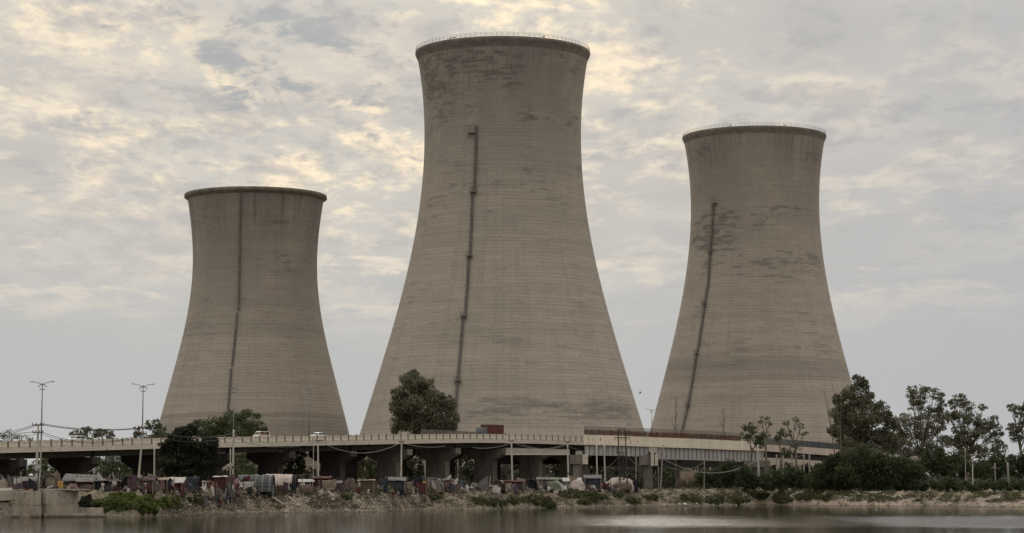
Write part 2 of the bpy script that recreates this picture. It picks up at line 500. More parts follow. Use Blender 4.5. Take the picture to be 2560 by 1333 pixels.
M_tl = tower_mat('plain_shell_concrete', 5.3, 0.94, [(fL(1200), fL(1030), 0.42), (fL(600), fL(575), 0.12), (fL(840), fL(805), 0.22)],
    [(fL(560), fL(535), -0.2, 1.4, 0.54, 0.34), (fL(700), fL(600), -0.1, 1.4, 0.55, 0.34), (fL(620), fL(500), -1.5, 1.5, 0.565, 0.32), (fL(980), fL(700), -1.5, 1.5, 0.575, 0.28)], TL.ztop - GZ, 26.0, 0)
M_tr = tower_mat('patched_shell_concrete', 9.7, 0.98, [(fR(950), fR(893), 0.42), (fR(1000), fR(975), 0.18)],
    [(fR(640), fR(495), -1.5, -0.35, 0.515, 0.60), (fR(600), fR(500), -0.6, 0.4, 0.525, 0.58), (fR(545), fR(500), 0.1, 1.1, 0.53, 0.6), (fR(420), fR(345), 0.5, 1.5, 0.53, 0.45), (fR(400), fR(345), -1.3, -0.3, 0.53, 0.45),
     (fR(720), fR(600), -1.2, 1.3, 0.545, 0.48), (fR(960), fR(720), -1.5, 1.5, 0.57, 0.34)], TR.ztop - GZ, 28.0, 0)

rimA = [(0.0, -0.3), (0.25, 0.5), (0.75, 1.5), (1.0, 2.3), (1.0, 3.1), (0.9, 3.3), (-0.6, 3.3), (-0.95, 2.9)]
def rimfit(T, ledge):
    e = T.rrim - T.r(T.ztop - ledge)
    return [(0.0, -0.1), (e * 0.22, ledge * 0.20), (e * 0.72, ledge * 0.52), (e, ledge * 0.74), (e, ledge * 0.97), (e - 0.15, ledge), (-0.8, ledge), (-0.95, ledge - 0.6)]
def rimlip(T, ledge):
    e = T.rrim - T.r(T.ztop - ledge)
    return [(0.0, -0.1), (e * 0.55, ledge * 0.25), (e, ledge * 0.42), (e, ledge * 0.90), (e - 0.15, ledge), (-0.8, ledge), (-0.95, ledge - 0.6)]
build_tower('cooling_tower', 'tallest concrete cooling tower, in the middle, with railing round its dark stained rim', TM, M_tm, rimfit(TM, 3.0), M_rim, 3.0, True,
    [[(1192, 316), (1190, 400), (1187, 476)], [(1182, 482), (1180, 560), (1176, 636)], [(1173, 642), (1170, 710), (1164, 786)], [(1159, 793), (1153, 870), (1146, 948)], [(1145, 957), (1142, 1000), (1137, 1100)]],
    0.62, [(1181, 333, 2.6, 2.4), (1185, 480, 1.9, 1.2), (1175, 640, 1.9, 1.2), (1161, 790, 1.9, 1.2), (1146, 952, 2.1, 1.3)])
build_tower('cooling_tower', 'shortest cooling tower, at the left, with one thin dark line down its smooth shell', TL, M_tl, rimlip(TL, 2.0), M_rimpale, 2.0, False,
    [[(602, 475), (601, 570)], [(600, 570), (599, 690), (597, 776)], [(594, 782), (588, 850), (581, 915)], [(579, 922), (574, 985), (568, 1060)]], 0.42, [])
build_tower('cooling_tower', 'cooling tower at the right with dark flaking patches on its upper left', TR, M_tr, rimfit(TR, 2.8), M_rim, 2.8, True,
    [[(1784, 512), (1781, 580), (1778, 628)], [(1776, 634), (1773, 700), (1764, 757)], [(1763, 762), (1755, 820), (1745, 880)], [(1743, 885), (1733, 950), (1722, 1010)], [(1721, 1014), (1713, 1050), (1702, 1100)]],
    0.70, [(1788, 508, 2.2, 2.6), (1777, 631, 1.6, 1.2), (1763, 759, 1.8, 1.2), (1743, 883, 1.8, 1.2), (1721, 1012, 1.8, 1.2)])
# ================================================================ GROUND AND WATER
SHORE_PX = [(-100, 1294), (0, 1294), (60, 1295), (200, 1293), (330, 1294), (430, 1291), (560, 1286), (680, 1283), (800, 1282), (960, 1280), (1060, 1277),
            (1200, 1275), (1350, 1271), (1480, 1270), (1600, 1268), (1750, 1266), (1900, 1263), (2100, 1265), (2300, 1266), (2450, 1268), (2660, 1268)]
_sp = [on_z(px, py, 0.0) for px, py in SHORE_PX]
SX = np.array([p.x for p in _sp]); SY = np.array([p.y for p in _sp])
def shore(x): return np.interp(x, SX, SY)
def sstep(t): t = np.clip(t, 0, 1); return t * t * (3 - 2 * t)
XW = [at(px, 1225, 330).x for px in (236, 262)]
def slopew(x):
    xs = [-400, XW[0], XW[1], -20, 20, 45, 60, 100]
    return np.interp(x, xs, [0.7, 0.7, 5.5, 7.0, 7.0, 6.5, 5.0, 5.0])
def ztop(x): return np.interp(x, [-200, -20, 40, 58, 75, 110], [3.55, 3.55, 3.45, 3.35, 2.75, 2.75])
def vnoise(x, y, s, seed=0.0):
    out = np.empty(x.shape)
    fx, fy, fo = x.ravel(), y.ravel(), out.ravel()
    for i in range(fx.size): fo[i] = mnoise.noise(Vector((fx[i] / s, fy[i] / s, seed)))
    return fo.reshape(x.shape)
def base_z(x, v):
    W_ = slopew(x); t = np.clip(v / W_, 0, 1)
    lin = t * 0.9 + 0.1 * sstep(t)
    bluff = np.clip(v / 0.5, 0, 1) * 0.22
    right = sstep((x - 45) / 15.0)
    prof = lin * (1 - right) + right * np.clip(bluff + t * 0.78, 0, 1)
    z = prof * ztop(x)
    return np.where(v < 0, np.maximum(v * 0.5, -2.2), z)
def ground_z(x, y):
    v = y - float(shore(x)); z = float(base_z(np.array(x), np.array(v)))
    W_ = float(slopew(x))
    m = min(1, max(0, v / 0.6)) * min(1, max(0.0, 1.25 - v / (W_ + 9)))
    z += m * (0.34 * mnoise.noise(Vector((x / 2.2, y / 2.2, 0.0))) + 0.17 * mnoise.noise(Vector((x / 0.7, y / 0.7, 0.0))))
    return z
gx_ = np.concatenate([-np.geomspace(4000, 100, 26)[:-1], np.arange(-96, 128, 0.32), np.geomspace(130, 4000, 26)])
gv_ = np.concatenate([[-420, -60, -12, -5, -2.5, -1.2], np.arange(-0.6, 14, 0.32), np.geomspace(14.5, 6500, 60)])
XX, VV = np.meshgrid(gx_, gv_, indexing='ij')
YY = shore(XX) + VV
ZZ = base_z(XX, VV)
mm = np.clip(VV / 0.6, 0, 1) * np.clip(1.25 - VV / (slopew(XX) + 9), 0, 1)
near = (np.abs(XX) < 135) & (VV < 40) & (VV > 0)
nz = np.zeros_like(ZZ)
sub = np.where(near)
for i, j in zip(*sub):
    x_, y_ = XX[i, j], YY[i, j]
    nz[i, j] = 0.34 * mnoise.noise(Vector((x_ / 2.2, y_ / 2.2, 0.0))) + 0.17 * mnoise.noise(Vector((x_ / 0.7, y_ / 0.7, 0.0)))
ZZ = ZZ + nz * mm
ni, nj = XX.shape
idx = np.arange(ni * nj).reshape(ni, nj)
Fc = np.stack([idx[:-1, :-1], idx[1:, :-1], idx[1:, 1:], idx[:-1, 1:]], -1).reshape(-1, 4)
def gfn(t, b):
    x, y, z = t.sep(t.coord())
    p = t.xyz(x, y, z * 1.5)
    n1 = t.noise(p, 0.22, 6, 0.6, 0.3); n2 = t.noise(p, 1.6, 7, 0.7); n3 = t.noise(t.xyz(x + 40.0, y, z), 0.09, 4, 0.5)
    n4 = t.noise(t.xyz(x + 4.0, y + 9.0, z), 4.5, 4, 0.6)
    c = t.mix(t.ss(n1, 0.38, 0.62), (0.30, 0.245, 0.175), (0.20, 0.165, 0.12))
    c = t.mix(t.ss(n2, 0.45, 0.62) * 0.75, c, (0.115, 0.095, 0.07))
    c = t.mix(t.ss(n4, 0.56, 0.66) * 0.6, c, (0.42, 0.37, 0.29))
    c = t.mix(t.ss(n3, 0.50, 0.60) * t.ss(n2, 0.35, 0.55) * 0.7, c, (0.065, 0.065, 0.034))
    cl = t.ss(x, 38.0, 52.0) * t.ss(n1, 0.40, 0.52) * (1.0 - t.ss(z + (n2 - 0.5) * 1.2, 0.7, 1.5))
    c = t.mix(cl * 0.8, c, (0.46, 0.375, 0.29))
    wet = 1.0 - t.ss(z, 0.05, 0.30)
    c = t.mix(wet * 0.55, c, (0.07, 0.058, 0.043))
    t.put(b.inputs['Base Color'], c); b.inputs['Roughness'].default_value = 0.95
    b.inputs['Specular IOR Level'].default_value = 0.2
    t.put(b.inputs['Normal'], t.bump(n2 * 0.7 + n4 * 0.3, 0.8, 0.25))
M_ground = material('dry_bank_earth', gfn)
g = np_mesh('ground', np.stack([XX, YY, ZZ], -1).reshape(-1, 3), Fc, M_ground, smooth=True)
prop(g, 'dusty earth bank sloping down to the water with flat ground behind it', kind='structure')

def wfn(t, b):
    x, y, z = t.sep(t.coord())
    swell = t.noise(t.xyz(x * 0.9, y * 1.3, 0.0), 0.8, 5, 0.62)
    rip = t.noise(t.xyz(x * 1.0, y * 2.0, 3.0), 5.0, 3, 0.6)
    # cat's paws: wind-ruffled lanes lying across the pond
    lane = t.noise(t.xyz(x * 0.020 + 3.2, y * 0.050, 8.0), 1.0, 3, 0.5)
    yy_ = y + (lane - 0.5) * 36.0 + (swell - 0.5) * 14.0
    lane2 = t.ss(yy_, 222.0, 246.0) * (1.0 - t.ss(yy_, 262.0, 345.0))
    right_ = t.ss(x + (lane - 0.5) * 30.0, -2.0, 22.0)
    gA = 1.0 - t.ss(t.m('ABSOLUTE', x - 20.0 + (swell - 0.5) * 6.0), 0.0, 19.0); gB = t.ss(x + (swell - 0.5) * 8.0, 33.0, 52.0); 
    grain = t.noise(t.xyz(x * 0.6, y * 0.07, 6.0), 1.0, 4, 0.7)
    wind = lane2 * t.m('MAXIMUM', t.m('MAXIMUM', gA, gB), right_ * 0.22) * (t.ss(grain, 0.30, 0.62) * 0.45 + 0.55)
    c = t.mix(t.ss(lane, 0.35, 0.65), (0.020, 0.016, 0.0095), (0.028, 0.023, 0.014))
    t.put(b.inputs['Base Color'], c)
    t.put(b.inputs['Roughness'], wind * 0.30 + 0.065)
    b.inputs['IOR'].default_value = 1.33; b.inputs['Specular IOR Level'].default_value = 0.12
    h = swell * 0.55 + rip * 0.25
    bn = t.new('ShaderNodeBump'); bn.inputs['Distance'].default_value = 0.05
    t.put(bn.inputs['Strength'], wind * 1.35 + 0.30); t.put(bn.inputs['Height'], h)
    t.put(b.inputs['Normal'], V(t, bn.outputs[0]))
M_water = material('silty_pond_water', wfn)
mb = MB()
NX, NY = 12, 12
xs_ = np.linspace(-4500, 4500, NX + 1); ys_ = np.linspace(-1500, 520, NY + 1)
vv = [(x, y, 0.0) for x in xs_ for y in ys_]
ff = [(i * (NY + 1) + j, (i + 1) * (NY + 1) + j, (i + 1) * (NY + 1) + j + 1, i * (NY + 1) + j + 1) for i in range(NX) for j in range(NY)]
mb.poly(vv, ff); wt = mb.build('water', M_water)
prop(wt, 'calm brown pond water in front of the bank', kind='structure')

# ================================================================ FLYOVER (old, concrete)
M_con = mottled('parapet_concrete', (0.50, 0.455, 0.375), (0.60, 0.545, 0.45), 0.5, 0.9, stretch=(1, 1, 2.5), c2=(0.16, 0.135, 0.105), t2=0.60)
M_post = mottled('parapet_post_concrete', (0.15, 0.13, 0.105), (0.22, 0.195, 0.16), 0.8, 0.9)
M_slab = mottled('deck_edge_concrete', (0.42, 0.38, 0.32), (0.49, 0.445, 0.375), 0.35, 0.9, stretch=(1, 1, 3), c2=(0.20, 0.165, 0.13), t2=0.6)
M_under = mottled('shade_dark_concrete', (0.020, 0.018, 0.016), (0.035, 0.031, 0.027), 0.4, 0.95)  # near-black colour carries the shade beneath the deck
M_piershade = mottled('shaded_pier_concrete', (0.030, 0.027, 0.024), (0.055, 0.05, 0.044), 0.4, 0.95)  # pier concrete again, with the under-deck shade put into its colour
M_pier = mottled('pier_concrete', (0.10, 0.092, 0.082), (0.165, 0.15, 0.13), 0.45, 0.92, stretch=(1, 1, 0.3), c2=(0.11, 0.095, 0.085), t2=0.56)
M_asph = mottled('asphalt', (0.045, 0.043, 0.04), (0.06, 0.057, 0.052), 0.6, 0.9)

EY = lambda px: None
P0 = Vector((-91.4, 400.0)); P1 = Vector((-7.4, 520.0)); DIR = (P1 - P0).normalized(); PERP = Vector((-DIR.y, DIR.x))  # away from the camera
LEN01 = (P1 - P0).length
BOT = [(-200, 1140), (-60, 1136), (0, 1133), (150, 1129), (430, 1121), (650, 1117), (900, 1112), (1100, 1108), (1200, 1107), (1330, 1109), (1460, 1113), (1560, 1118), (1700, 1126)]
def edge_at_px(px):
    tn = (px - PW/2) / F   # X/Y at the horizon row is close enough for a fixed plan line
    tn = tn * 1.0 / (cp - (PH/2 - 1120) / F * sp)
    s_ = (tn * P0.y - P0.x) / (DIR.x - tn * DIR.y)
    return s_
def EP(s_): return P0 + DIR * s_
_bs = []
for px, py in BOT:
    s_ = edge_at_px(px); y_ = EP(s_).y; _bs.append((s_, at(px, py, y_).z))
def bot_z(s_): return float(np.interp(s_, [b_[0] for b_ in _bs], [b_[1] for b_ in _bs]))
def E3(s_, off=0.0, dz_=0.0):
    p = EP(s_) + PERP * off; return Vector((p.x, p.y, bot_z(s_) + dz_))
DW = 25.0     # deck width
S0 = edge_at_px(-150); S1 = edge_at_px(1600)
c0 = EP(edge_at_px(640))
fly = thing('flyover', (c0.x, c0.y, GZ), 'long grey concrete road flyover with panelled parapet, crossing in front of the towers', 'flyover')
PIER_S = []
def pier_s(px):
    best = None
    for k_ in range(4000):
        s_ = S0 - 10 + k_ * 0.06; p = EP(s_) + PERP * 6.1
        x_ = 1280 + F * p.x / (p.y * cp)
        if best is None or abs(x_ - px) < best[0]: best = (abs(x_ - px), s_)
    return best[1]
for px in (0, 185, 365, 523, 676, 831, 972, 1094, 1214, 1328, 1428): PIER_S.append(pier_s(px))
cuts = [S0] + PIER_S[1:] + [S1]
if cuts[0] > PIER_S[0]: pass
SLAB_H = 0.85; PAR_H = 1.18
def sweep(a, b, prof, name, mat, parent, step=4.0, smooth=False):
    """prof = closed list of (offset, dz) swept along the edge line from s=a to b"""
    n = max(2, int((b - a) / step) + 1); m = len(prof); mb = MB(); pts = []
    for i in range(n):
        s_ = a + (b - a) * i / (n - 1)
        for (o_, d_) in prof: pts.append(E3(s_, o_, d_))
    fs = []
    for i in range(n - 1):
        for j in range(m):
            j2 = (j + 1) % m; fs.append((i * m + j, (i + 1) * m + j, (i + 1) * m + j2, i * m + j2))
    fs.append(tuple(range(m))); fs.append(tuple((n - 1) * m + j for j in range(m))[::-1])
    return mb.poly(pts, fs).build(name, mat, parent)
for a, b in zip(cuts[:-1], cuts[1:]):
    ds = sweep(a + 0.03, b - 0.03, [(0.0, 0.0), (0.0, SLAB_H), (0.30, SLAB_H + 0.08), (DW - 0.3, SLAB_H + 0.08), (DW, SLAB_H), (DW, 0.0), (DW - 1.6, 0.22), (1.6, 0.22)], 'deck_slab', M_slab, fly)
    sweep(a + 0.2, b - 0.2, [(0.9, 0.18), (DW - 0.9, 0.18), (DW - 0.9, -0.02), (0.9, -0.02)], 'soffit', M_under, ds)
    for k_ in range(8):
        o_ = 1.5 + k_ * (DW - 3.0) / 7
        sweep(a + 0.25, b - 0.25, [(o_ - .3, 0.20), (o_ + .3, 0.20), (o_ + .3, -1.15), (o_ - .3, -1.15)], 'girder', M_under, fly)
sweep(S0, S1, [(0.42, SLAB_H + 0.10), (DW - 0.42, SLAB_H + 0.10), (DW - 0.6, SLAB_H + 0.36), (DW / 2, SLAB_H + 0.50), (0.6, SLAB_H + 0.36)], 'road_surface', M_asph, fly)
# parapet: panels between posts, near side as single parts (shared meshes), far side the same
SP = 2.6
nb = int((S1 - S0) / SP)
ang_d = math.atan2(DIR.y, DIR.x)
pan = MB().box((SP/2, 0, 0.10 + PAR_H*0.42), (SP - 0.30, 0.16, PAR_H*0.74)).box((SP/2, -0.02, PAR_H - 0.10), (SP - 0.02, 0.26, 0.17)).box((SP/2, -0.03, 0.06), (SP - 0.02, 0.24, 0.115))
po = MB().box((0, -0.045, 0.62), (0.28, 0.31, 1.26)).box((0, -0.05, 1.29), (0.34, 0.36, 0.08))
pan0 = pan.build('parapet_panel', M_con, None); po0 = po.build('parapet_post', M_post, None)
def place_local(o, parent, p, rz, pitch=0.0):
    o.parent = parent; o.location = Vector(p) - org(parent); o.rotation_mode = 'XYZ'
    o.rotation_euler = (0, -pitch, rz)
first = True
for side in (0, 1):
    for i in range(nb):
        s_ = S0 + i * SP; off = 0.15 if side == 0 else DW - 0.15
        if side == 1 and i % 1: continue
        p = E3(s_, off, SLAB_H + 0.02); q = E3(s_ + SP, off, SLAB_H + 0.02)
        pit = math.atan2(q.z - p.z, SP)
        if first: a_, b_ = pan0, po0; first = False
        else:
            a_ = pan0.copy(); b_ = po0.copy(); COL.objects.link(a_); COL.objects.link(b_)
        place_local(a_, fly, p, ang_d, pit); place_local(b_, fly, p, ang_d, 0.0)
# piers: hammerhead cap on a wall stem
def hammer(parent, s_, zc, stem_w, cap_w, mat, thick=2.0, stem_t=1.7, off=None, D=None, P_=None):
    off = DW / 2 if off is None else off
    D = DIR if D is None else D; PP = PERP if P_ is None else P_
    c = EP(s_) + PP * off if D is DIR else s_
    ax = Vector((PP.x, PP.y, 0)); ay = Vector((D.x, D.y, 0))
    cc_ = Vector((c.x, c.y, 0))
    half = cap_w / 2; sw = stem_w / 2
    prof = [(-half, zc), (half, zc), (half, zc - 1.25), (sw + 0.4, zc - 2.55), (sw, zc - 2.7), (-sw, zc - 2.7), (-sw - 0.4, zc - 2.55), (-half, zc - 1.25)]
    pts = []
    for t_ in (-thick/2, thick/2):
        for (u_, z_) in prof: pts.append(cc_ + ax * u_ + ay * t_ + Vector((0, 0, z_)))
    m = len(prof); fs = [tuple(range(m))[::-1], tuple(range(m, 2*m))] + [(j, (j+1) % m, m + (j+1) % m, m + j) for j in range(m)]
    st = MB(); z0 = GZ - 0.5
    st.frame(cc_ + Vector((0, 0, (z0 + zc - 2.66) / 2)), ax, ay, Vector((0, 0, 1)), stem_w - 0.02, stem_t, zc - 2.66 - z0)
    so_ = st.build('pier', mat, parent)
    MB().poly(pts, fs).build('pier_cap', mat, so_)
    for k_ in range(4):
        u_ = -half + 1.0 + k_ * (cap_w - 2.0) / 3
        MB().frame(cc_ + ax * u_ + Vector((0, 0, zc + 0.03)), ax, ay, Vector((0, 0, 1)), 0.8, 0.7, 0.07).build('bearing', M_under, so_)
for i_, s_ in enumerate(PIER_S):
    hammer(fly, s_, bot_z(s_) - 1.22, 5.6, 11.8, M_piershade if i_ < 6 else M_pier, off=6.1)
    if i_ >= 6: hammer(fly, s_, bot_z(s_) - 1.22, 5.6, 11.8, M_piershade, off=18.6)

# ================================================================ NEW FLYOVER (steel girders, bare rebar)
def px_path(lst):   # (px, py_bottom_of_fascia, Y)
    return [at(px, py, Y) for px, py, Y in lst]
NB = px_path([(1460, 1112, 528), (1560, 1114.5, 536), (1640, 1118, 543), (1740, 1121, 552), (1840, 1125.5, 562), (1890, 1127, 568), (1990, 1133, 582), (2090, 1140, 600), (2200, 1148, 622), (2330, 1160, 650)])
_cum = [0.0]
for a, b in zip(NB[:-1], NB[1:]): _cum.append(_cum[-1] + (Vector((b.x, b.y)) - Vector((a.x, a.y))).length)
NL = _cum[-1]
def N3(s_, off=0.0, dz_=0.0):
    s_ = max(0, min(NL, s_)); x_ = np.interp(s_, _cum, [p.x for p in NB]); y_ = np.interp(s_, _cum, [p.y for p in NB]); z_ = np.interp(s_, _cum, [p.z for p in NB])
    e = 1.5; a_ = max(0, s_ - e); b_ = min(NL, s_ + e)
    tx = np.interp(b_, _cum, [p.x for p in NB]) - np.interp(a_, _cum, [p.x for p in NB]); ty = np.interp(b_, _cum, [p.y for p in NB]) - np.interp(a_, _cum, [p.y for p in NB])
    nx, ny = x_ / y_, 1.0   # the deck ends are skewed
    return Vector((x_ + nx * off, y_ + ny * off, z_ + dz_))
def s_px(px): return float(np.interp(px, [1460, 1560, 1640, 1740, 1840, 1890, 1990, 2090, 2200, 2330], _cum))
def nsweep(a, b, prof, name, mat, parent, step=3.0):
    n = max(2, int((b - a) / step) + 1); m = len(prof); pts = []
    for i in range(n):
        s_ = a + (b - a) * i / (n - 1)
        for (o_, d_) in prof: pts.append(N3(s_, o_, d_))
    fs = []
    for i in range(n - 1):
        for j in range(m):
            j2 = (j + 1) % m; fs.append((i * m + j, (i + 1) * m + j, (i + 1) * m + j2, i * m + j2))
    fs.append(tuple(range(m))); fs.append(tuple((n - 1) * m + j for j in range(m))[::-1])
    return MB().poly(pts, fs).build(name, mat, parent)
M_fascia = mottled('raw_fascia_concrete', (0.56, 0.50, 0.405), (0.66, 0.59, 0.475), 0.4, 0.9, stretch=(1, 1, 0.25), c2=(0.22, 0.18, 0.14), t2=0.60)
M_fasciaP = mottled('pinkish_ramp_concrete', (0.42, 0.35, 0.305), (0.50, 0.43, 0.37), 0.6, 0.9, stretch=(1, 1, 0.3), c2=(0.20, 0.15, 0.13), t2=0.58)
M_steel = mottled('weathered_steel_girder', (0.30, 0.295, 0.295), (0.38, 0.375, 0.37), 0.5, 0.6, stretch=(1, 1, 0.2), c2=(0.19, 0.165, 0.15), t2=0.6)
M_rust = mottled('rusty_rebar', (0.085, 0.045, 0.033), (0.14, 0.075, 0.055), 1.2, 0.9)
M_rustl = mottled('bent_grey_rebar', (0.14, 0.115, 0.10), (0.20, 0.165, 0.145), 1.2, 0.8)
M_fence = mottled('grey_green_fence_paint', (0.055, 0.068, 0.072), (0.08, 0.095, 0.095), 0.8, 0.7)
nf = thing('unfinished_flyover', (NB[3].x, NB[3].y, GZ), 'unfinished flyover ramp with steel plate girders and a band of rusty rebar on top', 'flyover')
FH = 2.35
JO = [0.0, s_px(1632), s_px(1888)]
for a, b in ((JO[0], JO[1]), (JO[1], JO[2])):
    nsweep(a + 0.02, b - 0.02, [(0.0, 0.0), (0.0, FH * 0.34), (0.06, FH * 0.36), (0.06, FH), (0.4, FH), (0.4, 0.9), (8.6, 0.9), (8.6, FH), (9.0, FH), (9.0, 0.0)], 'deck_edge', M_fascia, nf)
nsweep(JO[2] + 0.02, NL, [(0.0, 0.0), (0.0, 1.75), (0.4, 1.75), (0.4, 0.9), (8.6, 0.9), (8.6, 1.75), (9.0, 1.75), (9.0, 0.0)], 'ramp_edge', M_fasciaP, nf)
def girder(a, b, depth, off=0.9, parts=True):
    g_ = nsweep(a, b, [(off, -0.06), (off + 0.06, -0.06), (off + 0.06, -depth), (off, -depth)], 'steel_girder', M_steel, nf)
    nsweep(a, b, [(off - .28, -depth + 0.0), (off + .34, -depth + 0.0), (off + .34, -depth - .10), (off - .28, -depth - .10)], 'flange', M_steel, g_)
    nsweep(a, b, [(off - .28, -0.01), (off + .34, -0.01), (off + .34, -0.057), (off - .28, -.057)], 'flange', M_steel, g_)
    if parts:
        n = int((b - a) / 1.45)
        for i in range(n + 1):
            s_ = a + 0.1 + (b - a - 0.2) * i / n
            p = N3(s_, off - 0.12, -depth / 2); d = (N3(s_ + .2) - N3(s_ - .2)); d.z = 0; d.normalize()
            MB().frame(p, d, Vector((-d.y, d.x, 0)), Vector((0, 0, 1)), 0.06, 0.22, depth - 0.14).build('stiffener', M_post, g_)
girder(0.2, s_px(1622), 2.30); girder(s_px(1644), s_px(1905), 2.75)
for o_ in (3.4, 5.8, 8.2):
    girder(0.2, s_px(1622), 2.30, o_, False); girder(s_px(1644), s_px(1905), 2.75, o_, False)
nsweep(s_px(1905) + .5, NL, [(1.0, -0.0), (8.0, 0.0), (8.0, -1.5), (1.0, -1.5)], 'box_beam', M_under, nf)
# rebar starter bars: one joined part (hundreds of thin bars)
r1 = random.Random(3)
mb = MB(); s_ = 0.2
while s_ < s_px(1852):
    h = 1.22 + r1.uniform(-0.16, 0.16)
    fade = 1.0
    mb.beam(N3(s_, 0.10, FH - 0.02), N3(s_ + r1.uniform(-.10, .10), 0.10, FH + h * fade), 0.07, 0.07)
    mb.beam(N3(s_, 0.32, FH - 0.02), N3(s_ + r1.uniform(-.12, .12), 0.32, FH + h * fade), 0.07, 0.07)
    s_ += 0.22
for k_, hh in enumerate((0.18, 0.42, 0.66, 0.9)):
    L = [N3(0.1 + q * 2.0, 0.06, FH + hh) for q in range(int(s_px(1845) / 2.0))]
    mb.tube(L, 0.05, 4)
prop(mb.build('rebar', M_rust, nf), kind='stuff')
# the taller far-side rebar screen
mb = MB(); s_ = 0.2
while s_ < s_px(1850):
    mb.beam(N3(s_, 8.85, FH - 0.02), N3(s_ + r1.uniform(-.05, .05), 8.85, FH + 2.3 - 0.004 * s_), 0.10, 0.10); s_ += 0.36
for hh in (0.8, 1.5, 2.2): mb.tube([N3(0.1 + q * 2.0, 8.82, FH + hh) for q in range(int(s_px(1845) / 2.0))], 0.06, 4)
prop(mb.build('rebar', M_rustl, nf), kind='stuff')
# railing on the ramp that follows
ra = thing('ramp_railing', N3(s_px(1990), 0.2, 1.75), 'blue-grey metal bar fence along the top of the pinkish ramp', 'railing')
s_ = s_px(1892); k_ = 0
while s_ < NL - 1:
    if k_ % 10 == 0: MB().beam(N3(s_, 0.2, 1.73), N3(s_, 0.2, 3.5), 0.14, 0.14).build('post', M_fence, ra)
    s_ += 0.30; k_ += 1
mb = MB(); s_ = s_px(1892)
while s_ < NL - 1: mb.beam(N3(s_, 0.2, 1.76), N3(s_, 0.2, 3.3), 0.12, 0.12); s_ += 0.30
prop(mb.build('bar', M_fence, ra), kind='stuff')
for hh in (1.95, 3.3):
    MB().tube([N3(s_px(1892) + q * 2.5, 0.2, hh) for q in range(int((NL - s_px(1892)) / 2.5))], 0.05, 4).build('rail', M_fence, ra)
# grey rebar standing on the old deck's far edge, px 1265-1460
mb = MB(); sa, sb = edge_at_px(1262), edge_at_px(1470); s_ = sa
while s_ < sb:
    mb.beam(E3(s_, DW - 0.3, SLAB_H), E3(s_ + r1.uniform(-.05, .05), DW - 0.3, SLAB_H + 2.75 - (s_ - sa) * .012), 0.11, 0.11); s_ += 0.30
for hh in (1.0, 1.7, 2.4): mb.tube([E3(sa + (sb - sa) * q / 12, DW - 0.33, SLAB_H + hh) for q in range(13)], 0.06, 4)
prop(mb.build('rebar', M_rustl, fly), kind='stuff')
# extra concrete beam and blocks of the older crossing, px 1265-1425
def pbox(name, mat, parent, px0, py0, px1, py1, Y, depth):
    a = at(px0, py0, Y); b = at(px1, py1, Y)
    return MB().box(((a.x + b.x) / 2, Y + depth / 2, (a.z + b.z) / 2), (abs(b.x - a.x), depth, abs(a.z - b.z))).build(name, mat, parent)
M_beam = mottled('grey_box_girder', (0.27, 0.25, 0.23), (0.34, 0.31, 0.28), 0.4, 0.9, stretch=(1, 1, 2))
MB().poly([p + Vector((0, d_, 0)) for d_ in (0, 4.0) for p in (at(1264, 1120, 528), at(1424, 1124, 528), at(1424, 1139, 528), at(1264, 1134, 528))], [(0, 3, 2, 1), (4, 5, 6, 7), (0, 1, 5, 4), (1, 2, 6, 5), (2, 3, 7, 6), (3, 0, 4, 7)]).build('box_girder', M_beam, fly)
pl = pbox('flange', M_slab, fly, 1263, 1134, 1424, 1137.5, 527.2, 0.75)
for (x0_, x1_, y0_, y1_, Y_) in ((1252, 1480, 1134, 1160, 572), (1482, 1640, 1132, 1166, 576), (1642, 1905, 1142, 1168, 582)):
    pbox('rear_girder', M_under, nf, x0_, y0_, x1_, y1_, Y_, 9.0)  # guessed girders, black with the shade put into their concrete colour
pbox('pier_cap', M_pier, nf, 1425, 1137, 1456, 1160, 524.3, 7.0)
pbox('end_block', M_slab, nf, 1456.2, 1136, 1470, 1160.5, 524, 7.0)
pbox('bearing_block', M_beam, nf, 1440, 1128, 1456, 1136.8, 525, 4.0)
pbox('pier', M_pier, nf, 1433, 1160, 1449, 1216, 524.8, 1.5)
pbox('pier', M_pier, nf, 1458, 1160, 1470, 1216, 529.0, 1.5)
pbox('pier_cap', M_pier, nf, 1598, 1139, 1627, 1163, 538.3, 8.0)
pbox('end_block', M_slab, nf, 1627.2, 1129, 1635, 1165, 538, 8.0)
pbox('end_block', M_slab, nf, 1637, 1136, 1645, 1164, 538.1, 8.0)
pbox('pier', M_pier, nf, 1609, 1163, 1632, 1219, 539, 3.0)
pbox('pier_cap', M_pier, nf, 1860, 1152, 1925, 1168, 562, 8.0)
pbox('pier', M_pier, nf, 1690, 1148, 1706, 1217, 556, 2.0)
pbox('pier', M_pier, nf, 1884, 1168, 1905, 1217, 563, 3.0)
for px in (1942, 1958, 1980, 1991, 2010, 2024):
    yy_ = 572 + (px - 1940) * 0.1
    pbox('prop_post', M_beam, nf, px - 2.2, 1136, px + 2.2, 1200 - (px % 3) * 6, yy_, 0.4)
